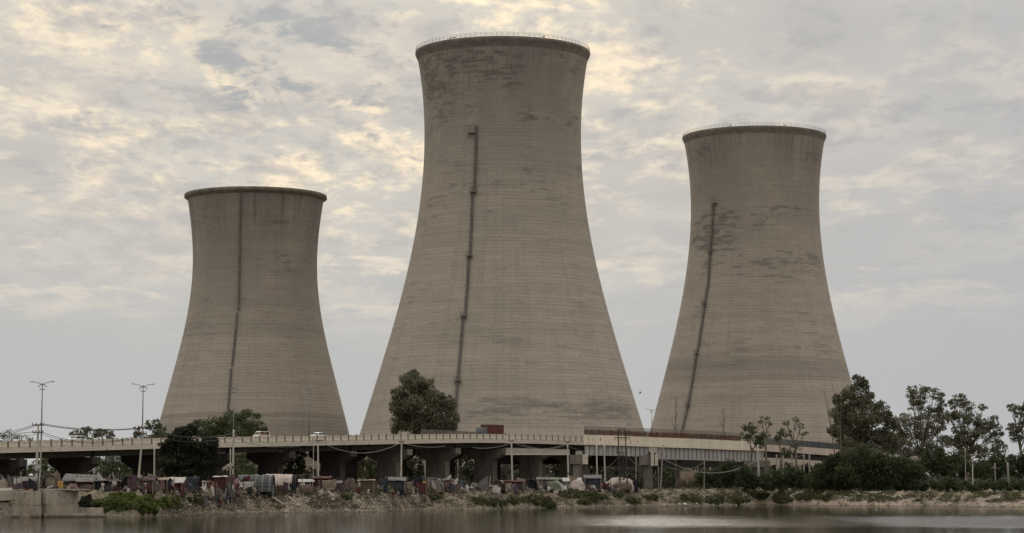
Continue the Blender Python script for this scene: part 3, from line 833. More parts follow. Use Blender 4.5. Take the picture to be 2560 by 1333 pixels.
# ================================================================ VEGETATION
def leafmat(name, c0, c1, c2=None):
    def fn(t, b):
        a = t.new('ShaderNodeAttribute'); a.attribute_name = 'tone'
        n = V(t, a.outputs['Fac'])
        x, y, z = t.sep(t.coord())
        p = t.noise(t.xyz(x, y, z), 0.35, 3, 0.5)
        c = t.mix(t.ss(n * 0.6 + p * 0.4, 0.25, 0.75), c0, c1)
        if c2: c = t.mix(t.ss(n, 0.86, 0.95), c, c2)
        t.put(b.inputs['Base Color'], c); b.inputs['Roughness'].default_value = 0.65
        b.inputs['Specular IOR Level'].default_value = 0.25
        tr = t.new('ShaderNodeBsdfTranslucent'); t.put(tr.inputs[0], c); mx = t.new('ShaderNodeMixShader'); mx.inputs[0].default_value = 0.35
        t.l.new(b.outputs[0], mx.inputs[1]); t.l.new(tr.outputs[0], mx.inputs[2]); t.l.new(mx.outputs[0], t.n['Material Output'].inputs[0])
    return material(name, fn)
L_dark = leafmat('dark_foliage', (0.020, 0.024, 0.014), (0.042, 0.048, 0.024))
L_euc = leafmat('eucalyptus_foliage', (0.088, 0.090, 0.054), (0.19, 0.185, 0.115), (0.26, 0.24, 0.16))
L_mid = leafmat('mid_green_foliage', (0.055, 0.070, 0.032), (0.115, 0.132, 0.060), (0.16, 0.16, 0.075))
L_far = leafmat('distant_grey_green_foliage', (0.080, 0.085, 0.060), (0.140, 0.143, 0.100))
L_brown = leafmat('dry_brown_foliage', (0.10, 0.085, 0.062), (0.17, 0.145, 0.105))
L_bank = leafmat('bank_weed_foliage', (0.075, 0.083, 0.038), (0.165, 0.165, 0.075), (0.22, 0.20, 0.10))
L_lush = leafmat('bright_bank_shrub_foliage', (0.070, 0.092, 0.028), (0.185, 0.215, 0.060))
M_bark = mottled('grey_brown_bark', (0.09, 0.078, 0.062), (0.16, 0.14, 0.115), 1.5, 0.95, stretch=(1, 1, 0.2))
M_paleb = mottled('pale_eucalyptus_bark', (0.22, 0.20, 0.165), (0.32, 0.29, 0.24), 1.2, 0.9, stretch=(1, 1, 0.2))

DK = 3.6
def leaf_cloud(name, mat, parent, blobs, density, size, seed, sub=9, droop=0.0, asp=0.5, spread=1.0, loc=None, kind=None):
    """blobs: (x,y,z,rx,ry,rz). Leaves sit in sub-clumps scattered through each blob"""
    R = np.random.default_rng(seed); cs = []; tn = []
    for (x, y, z, rx, ry, rz) in blobs:
        k_ = max(3, int(sub))
        d = R.normal(size=(k_, 3)); d /= np.linalg.norm(d, axis=1)[:, None]
        rad = R.uniform(0.35, 0.92, k_) ** 0.6 * spread
        cc_ = np.array([x, y, z]) + d * rad[:, None] * np.array([rx, ry, rz])
        cr = R.uniform(0.20, 0.50, k_)
        nb_ = int(density * DK * 0.065 * k_ * rx * rz * (0.27 / size) ** 1.5); e = R.normal(size=(nb_, 3)); e /= np.linalg.norm(e, axis=1)[:, None]
        cs.append(np.array([x, y, z]) + e * (R.uniform(0.1, 1.0, nb_) ** 0.5)[:, None] * np.array([rx, ry, rz]) * 0.95); tn.append(np.clip(R.normal(0.5, 0.22, nb_), 0, 1))
        for j in range(k_):
            n = max(8, int(density * DK * cr[j] ** 2 * rx * rz * (0.27 / size) ** 1.5))
            e = R.normal(size=(n, 3)); e /= np.linalg.norm(e, axis=1)[:, None]
            q = R.uniform(0.0, 1.0, n) ** 0.40
            pts = cc_[j] + e * q[:, None] * np.array([rx, ry, rz * 0.85]) * cr[j]
            cs.append(pts); tn.append(np.clip(R.uniform(0.2, 0.8) + R.normal(0, 0.16, n), 0, 1))
    P = np.concatenate(cs); T_ = np.concatenate(tn); n = len(P)
    a = R.normal(size=(n, 3)); a[:, 2] -= droop; a /= np.linalg.norm(a, axis=1)[:, None]
    b = np.cross(a, R.normal(size=(n, 3))); b /= np.linalg.norm(b, axis=1)[:, None]
    s_ = size * R.uniform(0.6, 1.35, n)[:, None]
    A = P - a * s_; C = P + a * s_; B = P + b * s_ * asp; D = P - b * s_ * asp
    verts = np.stack([A, B, C, D], 1).reshape(-1, 3)
    faces = np.arange(4 * n).reshape(n, 4)
    return np_mesh(name, verts, faces, mat, parent, loc=loc, attr=np.repeat(T_, 4))

def limb(mb, a, b, r0, r1, bend=0.1, n=5, sides=6, seed=0):
    q = random.Random(seed); a = Vector(a); b = Vector(b); L = (b - a).length; pts = []; rs = []
    off = Vector((q.uniform(-1, 1), q.uniform(-1, 1), 0)) * L * bend
    for i in range(n + 1):
        t_ = i / n; pts.append(a.lerp(b, t_) + off * math.sin(math.pi * t_)); rs.append(r0 + (r1 - r0) * t_)
    mb.tube(pts, rs, sides)

def tree(name, label, base_px, Y, blobs_px, leaf, dens=26, size=0.30, sub=9, bark=None, tr=0.35, cat='tree', group=None, droop=0.3, seed=1, basez=None, fork=0.35, depthk=0.9, spread=1.0, asp=0.5, py_base=None, bare=0):
    """blobs_px: (px,py,rx_px,ry_px[,dY])"""
    bz = GZ - 0.2 if basez is None else basez
    bx = at(base_px, 1218, Y).x
    th = thing(name, (bx, Y, bz), label, cat, group)
    q = random.Random(seed); bl = []
    for b_ in blobs_px:
        dY = b_[4] if len(b_) > 4 else q.uniform(-1, 1) * b_[2] / F * Y * 0.6
        c = at(b_[0], b_[1], Y + dY); rx = b_[2] / F * Y; rz = b_[3] / F * Y
        bl.append((c.x, c.y, c.z, rx, rx * depthk, rz))
    leaf_cloud('crown', leaf, th, bl, dens, size, seed, sub, droop, asp, spread)
    mb = MB(); bark = bark or M_bark
    cx = sum(b[0] for b in bl) / len(bl); cy = sum(b[1] for b in bl) / len(bl)
    zlo = min(b[2] - b[5] for b in bl); zhi = max(b[2] for b in bl)
    fz = bz + (zlo - bz) * 0.8 + (zhi - zlo) * fork
    fk = Vector((bx + (cx - bx) * 0.5, cy, max(fz, bz + 0.8)))
    limb(mb, (bx, Y, bz - 0.3), fk, tr, tr * 0.62, 0.05, 6, 8, seed)
    tk = mb.build('trunk', bark, th, smooth=True)
    mb = MB()
    for i, b in enumerate(bl):
        limb(mb, fk if i % 2 else fk.lerp(Vector((bx, Y, bz)), q.uniform(0, .25)), (b[0], b[1], b[2] + b[5] * 0.35), tr * 0.45, tr * 0.10, 0.12, 5, 5, seed + i)
        for k_ in range(3):
            e = Vector((b[0] + q.uniform(-.7, .7) * b[3], b[1] + q.uniform(-.7, .7) * b[4], b[2] + q.uniform(-.3, .8) * b[5]))
            limb(mb, fk.lerp(Vector(b[:3]), 0.6), e, tr * 0.2, tr * 0.05, 0.1, 3, 4, seed + i + k_)
    mb.build('branches', bark, th)
    return th
def ring_blobs(x0, x1, y0, y1, n, seed, rmin=14, rmax=26, flat=1.0):
    q = random.Random(seed); out = []
    for i in range(n):
        a = q.uniform(0, 2 * math.pi); r = math.sqrt(q.uniform(0, 1))
        cx = (x0 + x1) / 2 + math.cos(a) * r * (x1 - x0) / 2 * 0.8; cy = (y0 + y1) / 2 + math.sin(a) * r * (y1 - y0) / 2 * 0.8
        R = q.uniform(rmin, rmax); out.append((cx, cy, R, R * flat))
    return out

# --- behind the flyover
tree('eucalyptus_tree', 'big bushy dark green tree rising above the flyover before the middle tower', 1072, 560,
     [(1030, 962, 34, 30), (1000, 985, 22, 22), (1060, 975, 34, 32), (1010, 1020, 38, 34), (1058, 1020, 46, 40), (1090, 1000, 26, 30), (1000, 1058, 30, 28), (1040, 1062, 42, 30), (1085, 1060, 38, 30), (1122, 1010, 20, 22), (1128, 1048, 22, 30), (1112, 1070, 24, 20), (1030, 940, 22, 16)],
     L_euc, 30, 0.30, 13, M_paleb, 0.6, seed=21, fork=0.25)
tree('roadside_tree', 'wide hazy green tree showing over the parapet before the left tower', 590, 610,
     [(500, 1070, 28, 24), (535, 1062, 32, 26), (575, 1052, 34, 26), (615, 1052, 36, 26), (645, 1068, 26, 22), (590, 1080, 50, 18), (540, 1085, 45, 18)], L_mid, 24, 0.30, 11, seed=22)
tree('roadside_tree', 'thin-leaved tree at the left foot of the left cooling tower', 388, 540,
     [(378, 1062, 20, 16), (395, 1078, 18, 20), (385, 1095, 22, 14), (410, 1092, 20, 14)], L_mid, 24, 0.26, 9, seed=23)
tree('roadside_tree', 'small twiggy tree just behind the second lamp post', 350, 520,
     [(345, 1075, 12, 12), (352, 1090, 16, 10), (338, 1086, 9, 8)], L_mid, 22, 0.22, 8, seed=24)
tree('roadside_tree', 'scrubby olive tree above the parapet between the two left lamp posts', 210, 560,
     [(190, 1085, 18, 12), (215, 1078, 20, 14), (240, 1084, 18, 12), (205, 1094, 26, 10)], L_mid, 20, 0.24, 9, seed=25)
tree('roadside_tree', 'scrubby tree with reddish dry leaves above the parapet, left of the second lamp post', 262, 566,
     [(250, 1082, 14, 12), (268, 1085, 16, 14), (280, 1092, 12, 9)], L_brown, 20, 0.24, 9, seed=26)
tree('roadside_tree', 'bare brownish tree at the far left edge above the parapet', 18, 560,
     [(8, 1085, 22, 15), (30, 1092, 18, 12), (-20, 1085, 18, 16)], L_brown, 9, 0.20, 8, seed=27)
tree('roadside_tree', 'dry brown shrub top over the parapet just left of the crossarm pole', 58, 566,
     [(55, 1095, 14, 9), (75, 1099, 10, 6)], L_brown, 10, 0.20, 8, seed=28)
# seen under the deck
for i, (lab, px, Y, bl, mt) in enumerate([
    ('green tree under the deck between the two leftmost piers', 108, 470, [(90, 1170, 26, 24), (120, 1160, 24, 26), (110, 1190, 34, 18)], L_mid),
    ('dense tree filling the gap under the deck right of the second pier', 290, 500, [(262, 1165, 26, 26), (295, 1158, 28, 28), (280, 1190, 38, 20), (325, 1180, 22, 22)], L_mid),
    ('blue-green tree under the deck left of the checked tarp tent', 622, 560, [(600, 1150, 24, 24), (628, 1140, 26, 24), (620, 1172, 38, 24)], L_mid),
    ('leafy tree standing beside the pier under the deck, above the pink cloth tent', 738, 490, [(722, 1140, 22, 20), (748, 1135, 18, 16), (740, 1165, 26, 22), (718, 1170, 16, 22), (756, 1160, 12, 16)], L_mid),
    ('tree with drooping green crown under the deck right of the pale wall pier', 905, 600, [(890, 1160, 24, 24), (915, 1145, 28, 26), (900, 1182, 36, 22), (935, 1170, 20, 26)], L_mid),
    ('dark tree in the shade between two piers under the deck centre', 1030, 540, [(1020, 1165, 18, 26), (1035, 1190, 20, 18)], L_mid),
    ('grey leafy tree in the dark below the deck behind a utility pole', 1170, 560, [(1165, 1180, 20, 22), (1178, 1195, 16, 16)], L_far),
    ('pale green tree glimpsed under the box girder', 1270, 600, [(1262, 1180, 22, 22), (1345, 1178, 26, 22), (1300, 1190, 26, 18)], L_far),
    ('tree glimpsed behind the dark twin poles below the steel girder', 1560, 600, [(1530, 1175, 26, 24), (1570, 1170, 30, 26), (1600, 1180, 20, 24)], L_far),
    ('olive tree under the steel girders beside the tan wall', 1680, 610, [(1668, 1180, 24, 26), (1700, 1190, 26, 20)], L_mid)]):
    tree('tree', lab, px, Y, bl, mt, 26, 0.24, 10, seed=40 + i)
for i, (x0, x1, yt, Y, lab) in enumerate([(-30, 75, 1165, 520, 'added dark thicket under the deck at the left edge'), (130, 240, 1165, 540, 'added dark thicket behind the second pier'), (330, 480, 1160, 560, 'added dark thicket behind the near-black tree'), (480, 600, 1165, 570, 'added dark thicket behind the pier left of the oval sack'),
    (640, 790, 1165, 590, 'added dark thicket behind the pier above the pink sheets'), (930, 1080, 1108, 600, 'tall added dark thicket between two central piers'), (1070, 1200, 1108, 604, 'tall added dark thicket behind the widest central pier'), (1190, 1340, 1110, 610, 'tall added dark thicket behind the pier left of the box girder'),
    (1330, 1480, 1118, 615, 'tall added dark thicket behind the square pier block'), (1470, 1660, 1150, 620, 'added dark thicket behind the twin-pole frame'), (1640, 1800, 1155, 625, 'added dark thicket behind the tan wall'), (1790, 2100, 1150, 640, 'added dark thicket beyond the pinkish ramp')]):
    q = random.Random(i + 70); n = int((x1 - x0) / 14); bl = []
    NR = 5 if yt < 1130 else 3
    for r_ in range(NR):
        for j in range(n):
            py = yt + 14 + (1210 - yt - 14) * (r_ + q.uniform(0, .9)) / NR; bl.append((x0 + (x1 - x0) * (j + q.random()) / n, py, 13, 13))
    tree('thicket', lab, (x0 + x1) / 2, Y, bl, L_dark, 13, 0.42, 7, seed=500 + i, cat='thicket')  # added dark foliage that blocks the bright gaps under the deck
# far band of scrub closing the horizon
q = random.Random(5); bl = []
for i in range(420):
    x = -190 + (i % 210) * 1.9; Y = (640 if i < 210 else 600) + q.uniform(-15, 25); r = q.uniform(2.2, 4.2) if i < 210 else q.uniform(1.6, 2.6)
    if x > 95: Y += 40
    bl.append((x, Y, GZ + r * 0.55 + q.uniform(-0.3, 0.8), r * 1.3, r, r))
prop(leaf_cloud('distant_scrub', L_far, None, bl, 16, 0.42, 91, 7), 'low distant scrub and treetops behind the flyover along the horizon', 'scrub', kind='stuff')
# --- in front of the flyover
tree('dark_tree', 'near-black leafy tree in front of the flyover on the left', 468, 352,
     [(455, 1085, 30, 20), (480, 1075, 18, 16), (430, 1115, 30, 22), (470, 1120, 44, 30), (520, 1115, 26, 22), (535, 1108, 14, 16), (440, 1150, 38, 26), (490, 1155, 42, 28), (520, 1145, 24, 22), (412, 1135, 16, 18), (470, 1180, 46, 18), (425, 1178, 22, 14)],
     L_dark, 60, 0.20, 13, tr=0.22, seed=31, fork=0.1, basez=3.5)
tree('eucalyptus_tree', 'tall dense eucalyptus overlapping the lower right edge of the right tower', 2150, 520,
     [(2145, 950, 16, 16), (2160, 965, 16, 16), (2130, 985, 28, 26), (2095, 1000, 18, 16), (2165, 1000, 26, 26), (2110, 1040, 34, 34), (2155, 1045, 42, 38), (2200, 1030, 30, 30), (2225, 1060, 24, 28), (2120, 1090, 40, 34), (2175, 1095, 46, 36), (2215, 1105, 34, 30), (2085, 1075, 18, 16), (2150, 1130, 60, 26)],
     L_euc, 30, 0.27, 13, M_bark, 0.5, seed=32, fork=0.15)
tree('eucalyptus_tree', 'airy eucalyptus with gaps of sky, left one of the pair at the right', 2310, 540,
     [(2275, 985, 15, 17), (2300, 978, 20, 17), (2335, 985, 22, 17), (2352, 1010, 14, 20), (2290, 1015, 22, 14), (2325, 1030, 26, 18), (2270, 1045, 26, 14), (2310, 1055, 30, 18), (2345, 1065, 24, 20), (2355, 1040, 20, 20), (2300, 1000, 22, 16), (2240, 1085, 20, 24), (2225, 1110, 26, 26), (2255, 1065, 20, 18), (2290, 1085, 34, 22), (2335, 1100, 34, 26), (2275, 1120, 34, 24), (2325, 1135, 36, 24), (2260, 1095, 24, 20)],
     L_euc, 24, 0.25, 9, M_paleb, 0.4, seed=33, fork=0.2, spread=1.05)
tree('eucalyptus_tree', 'airy eucalyptus with gaps of sky, right one of the pair at the right', 2412, 545,
     [(2400, 995, 20, 12), (2385, 1010, 16, 14), (2420, 1015, 24, 15), (2455, 1018, 14, 9), (2395, 1040, 22, 18), (2430, 1045, 28, 20), (2375, 1045, 18, 18), (2455, 1065, 26, 18), (2410, 1100, 30, 20), (2475, 1058, 24, 18), (2495, 1075, 16, 16), (2400, 1075, 26, 16), (2445, 1085, 36, 20), (2480, 1098, 26, 16), (2385, 1105, 28, 20), (2420, 1120, 34, 24), (2460, 1130, 34, 24), (2390, 1140, 30, 22), (2500, 1125, 24, 20)],
     L_euc, 24, 0.25, 9, M_paleb, 0.4, seed=34, fork=0.2, spread=1.05)
tree('eucalyptus_tree', 'leafy tree cut off by the right edge of the picture', 2550, 540,
     [(2530, 1020, 16, 14), (2555, 1030, 20, 18), (2580, 1020, 26, 24), (2530, 1070, 18, 16), (2560, 1065, 26, 22), (2540, 1095, 22, 16), (2600, 1070, 40, 40)],
     L_euc, 24, 0.25, 9, M_bark, 0.4, seed=35, fork=0.2)
tree('roadside_tree', 'small dark tree on the ramp just right of the rusty rebar', 1878, 548,
     [(1880, 1070, 22, 16), (1862, 1090, 18, 14), (1890, 1095, 26, 16), (1900, 1112, 18, 12)], L_mid, 20, 0.22, 9, seed=36)
tree('roadside_tree', 'slim flat-topped tree before the right tower, left of the forked one', 1912, 545,
     [(1912, 1045, 16, 6), (1902, 1055, 9, 6), (1925, 1058, 8, 6), (1915, 1088, 16, 14)], L_mid, 18, 0.20, 7, seed=37, fork=0.6)
tree('roadside_tree', 'forked thin tree with small leaf tufts over the ramp railing', 1992, 540,
     [(1965, 1058, 12, 9), (1990, 1050, 14, 9), (2003, 1065, 9, 8), (1975, 1085, 10, 8), (2012, 1085, 12, 7), (1955, 1075, 7, 6), (1990, 1120, 18, 12)], L_mid, 15, 0.20, 7, seed=38, fork=0.35)
tree('roadside_tree', 'low dark leafy tree hugging the ramp railing, left of the forked tree', 1952, 538,
     [(1955, 1086, 18, 11), (1945, 1098, 12, 9), (1965, 1130, 16, 14)], L_mid, 20, 0.22, 9, seed=39)
for (lab, px, top, Y, sd) in (('thin leafless tree standing over the rebar before the right tower, taller one', 1690, 990, 560, 51), ('thin leafless tree over the rebar, shorter one nearer the ramp trees', 1808, 1022, 566, 52)):
    b0 = at(px, 1210, Y); th = thing('bare_tree', (b0.x, Y, GZ - .2), lab, 'tree'); tp = at(px, top, Y); mb = MB()
    limb(mb, (b0.x, Y, GZ - .2), tp, 0.17, 0.05, 0.01, 8, 6, sd); mb.build('trunk', M_bark, th)
    q = random.Random(sd); mb = MB(); base = Vector((b0.x, Y, GZ))
    for i in range(26):
        t_ = 0.5 + 0.5 * i / 26; p = base.lerp(tp, t_); L = q.uniform(0.5, 1.5) * (1.4 - t_)
        e = p + Vector((q.uniform(-1, 1) * L, q.uniform(-1, 1) * L, L * q.uniform(0.4, 1.2)))
        limb(mb, p, e, 0.07, 0.03, 0.1, 3, 4, i)
    if px < 1700: limb(mb, base.lerp(tp, 0.62), at(px - 11, 1040, Y), 0.09, 0.03, 0.1, 4, 4, 3); limb(mb, base.lerp(tp, 0.55), at(px - 8, 1055, Y), 0.09, 0.04, 0.1, 4, 4, 4)
    else: limb(mb, base.lerp(tp, 0.75), at(px - 12, 1042, Y), 0.09, 0.03, 0.1, 4, 4, 3); limb(mb, base.lerp(tp, 0.78), at(px + 8, 1035, Y), 0.09, 0.03, 0.1, 4, 4, 4)
    mb.build('branches', M_bark, th)
# bare leaning stems left of the big eucalyptus
b0 = at(2095, 1120, 515); th = thing('bare_tree', (b0.x, 515, GZ), 'bundle of bare leaning stems on the left of the dense eucalyptus', 'tree'); mb = MB()
for (x1, y1) in ((2078, 948), (2060, 975), (2106, 948), (2070, 1000), (2088, 985)): limb(mb, (b0.x + 0.5, 515, GZ), at(x1, y1, 515), 0.16, 0.04, 0.04, 6, 5, int(x1))
mb.build('branches', M_bark, th)

# bushes along the foot of the bridge on the right
def bush(label, px0, px1, py0, py1, Y, mat, n, seed, dens=26, size=0.22, name='bush', group=None, rk=0.5, sub=9):
    cxp = (px0 + px1) / 2; c = at(cxp, py1, Y); gz_ = ground_z(c.x, Y)
    th = thing(name, (c.x, Y, gz_), label, 'bush', group)
    q = random.Random(seed); bl = []; h = py1 - py0
    for i in range(n):
        px = px0 + (px1 - px0) * (i + q.uniform(0.2, 0.8)) / n; R = q.uniform(0.8, 1.2) * max((px1 - px0) / n, h * 0.45) * 0.75
        env = 0.60 + 0.40 * math.sin(math.pi * min(1, max(0, (px - px0) / (px1 - px0))))
        ph = h * env * q.uniform(0.75, 1.05); py = py1 - ph * 0.55
        dY = q.uniform(-1, 1) * R / F * Y
        P = at(px, py, Y + dY); bl.append((P.x, P.y, P.z, R / F * Y, R / F * Y, ph * 0.5 / F * Y))
    leaf_cloud('foliage', mat, th, bl, dens, size, seed, sub)
    mb = MB()
    for b in bl:
        limb(mb, (b[0] * .7 + c.x * .3, b[1], gz_ - 0.1), (b[0], b[1], b[2] + b[5] * .5), 0.05, 0.02, 0.1, 4, 4, seed)
    mb.build('stems', M_bark, th)
    return th
L_bdark = leafmat('dark_thicket_foliage', (0.028, 0.040, 0.017), (0.075, 0.093, 0.036))  # darker green leaf colour for the right-hand thickets
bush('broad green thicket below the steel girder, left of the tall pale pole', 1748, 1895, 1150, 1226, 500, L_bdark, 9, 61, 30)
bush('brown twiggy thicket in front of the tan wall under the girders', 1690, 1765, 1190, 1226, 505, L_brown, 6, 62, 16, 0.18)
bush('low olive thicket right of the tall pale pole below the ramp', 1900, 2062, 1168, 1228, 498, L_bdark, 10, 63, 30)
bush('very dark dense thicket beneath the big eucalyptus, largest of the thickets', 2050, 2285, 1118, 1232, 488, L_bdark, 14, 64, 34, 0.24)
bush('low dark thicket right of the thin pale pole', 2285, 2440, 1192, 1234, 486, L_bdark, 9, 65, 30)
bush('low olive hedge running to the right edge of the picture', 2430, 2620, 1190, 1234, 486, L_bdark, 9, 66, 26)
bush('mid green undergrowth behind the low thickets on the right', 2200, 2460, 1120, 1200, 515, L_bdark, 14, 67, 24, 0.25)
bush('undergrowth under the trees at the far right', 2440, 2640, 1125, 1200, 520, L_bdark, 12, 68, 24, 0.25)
# bushes that lie on the sloping bank
def slope_pt(px, py):
    Y = float(shore(at(px, py, 330).x)) + 0.2
    for _ in range(900):
        P = at(px, py, Y)
        if P.z <= ground_z(P.x, Y): break
        Y += 0.2
        if Y > 560: break
    return at(px, py, Y)
def bank_bush(label, px0, px1, py0, py1, mat, seed, dens=60, size=0.13, name='bush', sub=9, rpx=11, cat='bush'):
    q = random.Random(seed); cx_, cy_ = (px0 + px1) / 2, (py0 + py1) / 2; w_, h_ = (px1 - px0) / 2, (py1 - py0) / 2
    c = slope_pt(cx_, py1 - 2); th = thing(name, c, label, cat); bl = []
    n = max(3, int(w_ * h_ * 6.0 / (rpx * rpx)))
    for i in range(n):
        a = q.uniform(0, 6.283); r = math.sqrt(q.random()); R = rpx * q.uniform(.7, 1.25) * (1.15 - .45 * r)
        px = cx_ + math.cos(a) * r * max(1, w_ - R * .6); py = cy_ + math.sin(a) * r * max(1, h_ - R * .5)
        P = slope_pt(px, min(py + R * .55, py1)); k_ = P.y / F; bl.append((P.x, P.y, P.z + R * k_ * .45, R * k_, R * k_ * .8, R * k_ * .72))
    leaf_cloud('foliage', mat, th, bl, dens, size, seed, sub)
    mb = MB()
    for b in bl: limb(mb, (b[0], b[1], b[2] - b[5]), (b[0] + q.uniform(-.2, .2), b[1], b[2] + b[5] * .5), 0.03, 0.015, 0.1, 3, 4, seed)
    mb.build('stems', M_bark, th); return th
bank_bush('bright green shrub spilling over the left bank beside the concrete wall', 222, 432, 1228, 1292, L_lush, 71, 70, 0.13, sub=12, rpx=17)
bank_bush('dark shrub tangle at the corner of the concrete retaining wall', 194, 250, 1234, 1286, L_dark, 72, 70, 0.13, rpx=13)
bank_bush('green weeds right of the big left bank shrub', 410, 462, 1233, 1276, L_lush, 73, 70, 0.12)
bank_bush('tall green weed clump on the bank below the low dark hut', 938, 988, 1198, 1250, L_lush, 74, 70, 0.12)
BW = [(470, 515, 1240, 1262), (575, 625, 1258, 1283), (850, 885, 1236, 1248), (955, 1010, 1250, 1277), (1005, 1060, 1240, 1262), (1070, 1105, 1235, 1252), (1045, 1085, 1252, 1276), (1080, 1115, 1256, 1274), (1180, 1225, 1240, 1272), (1215, 1262, 1246, 1274), (1300, 1372, 1236, 1266),
      (1262, 1300, 1240, 1262), (1355, 1395, 1250, 1270), (1400, 1465, 1224, 1246), (1440, 1480, 1240, 1262), (1462, 1500, 1230, 1258), (1495, 1520, 1236, 1252), (1565, 1600, 1244, 1262), (1530, 1560, 1232, 1244), (1610, 1650, 1236, 1250), (1700, 1745, 1236, 1252), (1765, 1810, 1236, 1262),
      (1730, 1770, 1246, 1258), (1825, 1870, 1236, 1262), (1880, 1925, 1232, 1248), (1935, 1985, 1232, 1260), (1990, 2050, 1232, 1252), (2050, 2110, 1234, 1252), (2100, 2160, 1234, 1254), (2160, 2220, 1236, 1254), (2225, 2300, 1238, 1260), (2255, 2300, 1246, 1264), (2300, 2345, 1238, 1250), (2310, 2365, 1246, 1262), (2385, 2425, 1246, 1260), (2450, 2512, 1250, 1264), (2520, 2560, 1244, 1260), (2412, 2450, 1238, 1250)]
where = ['on the rubble slope below the dark blue hanging cloth', 'at the water edge below the checked tarp tent', 'small, on the slope right of the slanting concrete beams', 'low on the slope under the tall weed clump', 'on the slope below the crossed tan cloth', 'just below the white patterned tent',
 'at the water edge below the white patterned tent', 'touching the water left of the bare sand patch', 'right of the bare sand patch below the pole', 'at the water below the brown hut', 'large and round, below the dark tunnel tent', 'between the sand and the large round bush',
 'beside the pale stone right of the large round bush', 'at the bank top under the rumpled pale tarp', 'mid slope below the grey awning', 'dark, beside the pole with the white foot', 'small, under the pale pole near the twin dark poles', 'at the water right of the smooth earth slope', 'between the twin dark poles at bank top', 'at bank top below the leaning pole',
 'on the far bank left of the white bags', 'broad, right of the white bags at the water', 'low, just above the white bags', 'left of the bare clay patch under the tall pale pole', 'trailing by the foot of the tall pale pole', 'dark, at the left end of the sandy strip', 'on the bank crest below the low olive thicket', 'on the bank below the left end of the darkest thicket',
 'on the bank below the middle of the darkest thicket', 'on the bank below the right end of the darkest thicket', 'at the foot of the thin pale pole', 'hanging to the water under the thin pale pole', 'on the crest right of the thin pale pole', 'below the crest right of the thin pale pole', 'around the pale broken bank on the right', 'dark, hanging under the long clay cut at the right', 'at the right edge of the picture on the bank', 'on the crest just left of the long clay cut']
for i, ((a, b, c, d), wh) in enumerate(zip(BW, where)):
    bank_bush('bank weeds ' + wh, a - (b - a) * .12, b + (b - a) * .12, c - 3, d + 1, L_bank if i % 3 else L_mid, 100 + i, 60, 0.13, name='weeds', sub=8, rpx=10, cat='weeds')
_TR = ([0, 450, 500, 560, 640, 700, 740, 800, 900, 970, 1050, 1120, 1170, 1230, 1300, 1380, 1430, 1480, 1550], [322, 327, 329, 332.5, 332, 334, 343, 347, 350.5, 359, 368, 375, 384, 387, 393, 399.5, 404, 408, 414])
def HY(px, Y):
    x = at(px, 1222, 340).x; Y1 = 330.0
    for _ in range(6): x = at(px, 1222, Y1).x; Y1 = float(shore(x) + slopew(x)) + (2.5 if px < 250 else 1.2)
    return Y1 + max(-1.6, Y - float(np.interp(px, *_TR)))
POLEY = {}
def pole_depth(bx, by, Y):
    if Y < 445 or Y in (482, 490, 460):
        n_ = slope_pt(bx, by).y if by > 1216 and bx > 400 else HY(bx, 0) + (1.9 if by > 1216 else 7.0)
        n_ = max(n_, HY(bx, 0) - 5.0); POLEY[Y] = n_; return n_
    POLEY[Y] = Y; return Y
# ================================================================ POLES, LAMPS, WIRES
M_pole = mottled('pale_concrete_pole', (0.36, 0.34, 0.29), (0.46, 0.43, 0.37), 0.9, 0.85, stretch=(1, 1, 0.4), c2=(0.20, 0.18, 0.15), t2=0.62)
M_polez = mottled('grey_wood_pole', (0.20, 0.18, 0.15), (0.29, 0.26, 0.22), 0.9, 0.85, stretch=(1, 1, 0.4))
M_iron = mottled('dark_iron', (0.035, 0.032, 0.03), (0.065, 0.055, 0.05), 1.0, 0.6)
M_insul = mottled('porcelain', (0.22, 0.14, 0.10), (0.30, 0.2, 0.15), 2.0, 0.3, bump=0)
M_lamp = mottled('lamp_grey_paint', (0.16, 0.165, 0.165), (0.21, 0.21, 0.205), 1.0, 0.5, bump=0)
M_wire = mottled('black_cable', (0.035, 0.033, 0.03), (0.05, 0.048, 0.045), 0.6, 0.6, bump=0)
M_wirel = mottled('dusty_grey_cable', (0.22, 0.21, 0.19), (0.28, 0.265, 0.24), 0.6, 0.7, bump=0)

def upole(label, bx, by, tx, ty, Y, r0=0.17, r1=0.11, mat=None, arms=(), n=8, name='utility_pole', collar=None, topdark=None):
    """pole from base pixel to top pixel, standing on the ground"""
    Y = pole_depth(bx, by, Y)
    b = at(bx, by, Y); t = at(tx, ty, Y); gz_ = min(b.z, ground_z(b.x, Y)) - 0.3
    th = thing(name, (b.x, Y, gz_), label, 'utility pole')
    mb = MB(); pts = []; rr = []
    for i in range(7):
        k_ = i / 6; pts.append(Vector((b.x, Y, gz_)).lerp(t, k_)); rr.append(r0 + (r1 - r0) * k_)
    mb.tube(pts, rr, n); mb.build('pole', mat or M_pole, th, smooth=True)
    for (dzp, half, wdt) in arms:
        c = at(tx + (bx - tx) * dzp / max(1, by - ty), ty + dzp, Y); hw = half / F * Y
        ar = MB().beam(c + Vector((-hw, -0.12, 0)), c + Vector((hw, -0.12, 0)), 0.12, 0.14 if wdt else 0.10).build('crossarm', M_iron, th)
        for sx in (-0.95, -0.35, 0.35, 0.95):
            MB().tube([c + Vector((sx * hw, -0.12, 0.05)), c + Vector((sx * hw, -0.12, 0.16)), c + Vector((sx * hw, -0.12, 0.32))], [0.05, 0.09, 0.05], 6).build('insulator', M_insul, ar)
    if collar:
        c = Vector((b.x, Y, gz_)).lerp(t, collar); MB().tube([c - Vector((0, 0, .15)), c + Vector((0, 0, .15))], r0 * 1.25, n).build('band', M_iron, th)
    return th
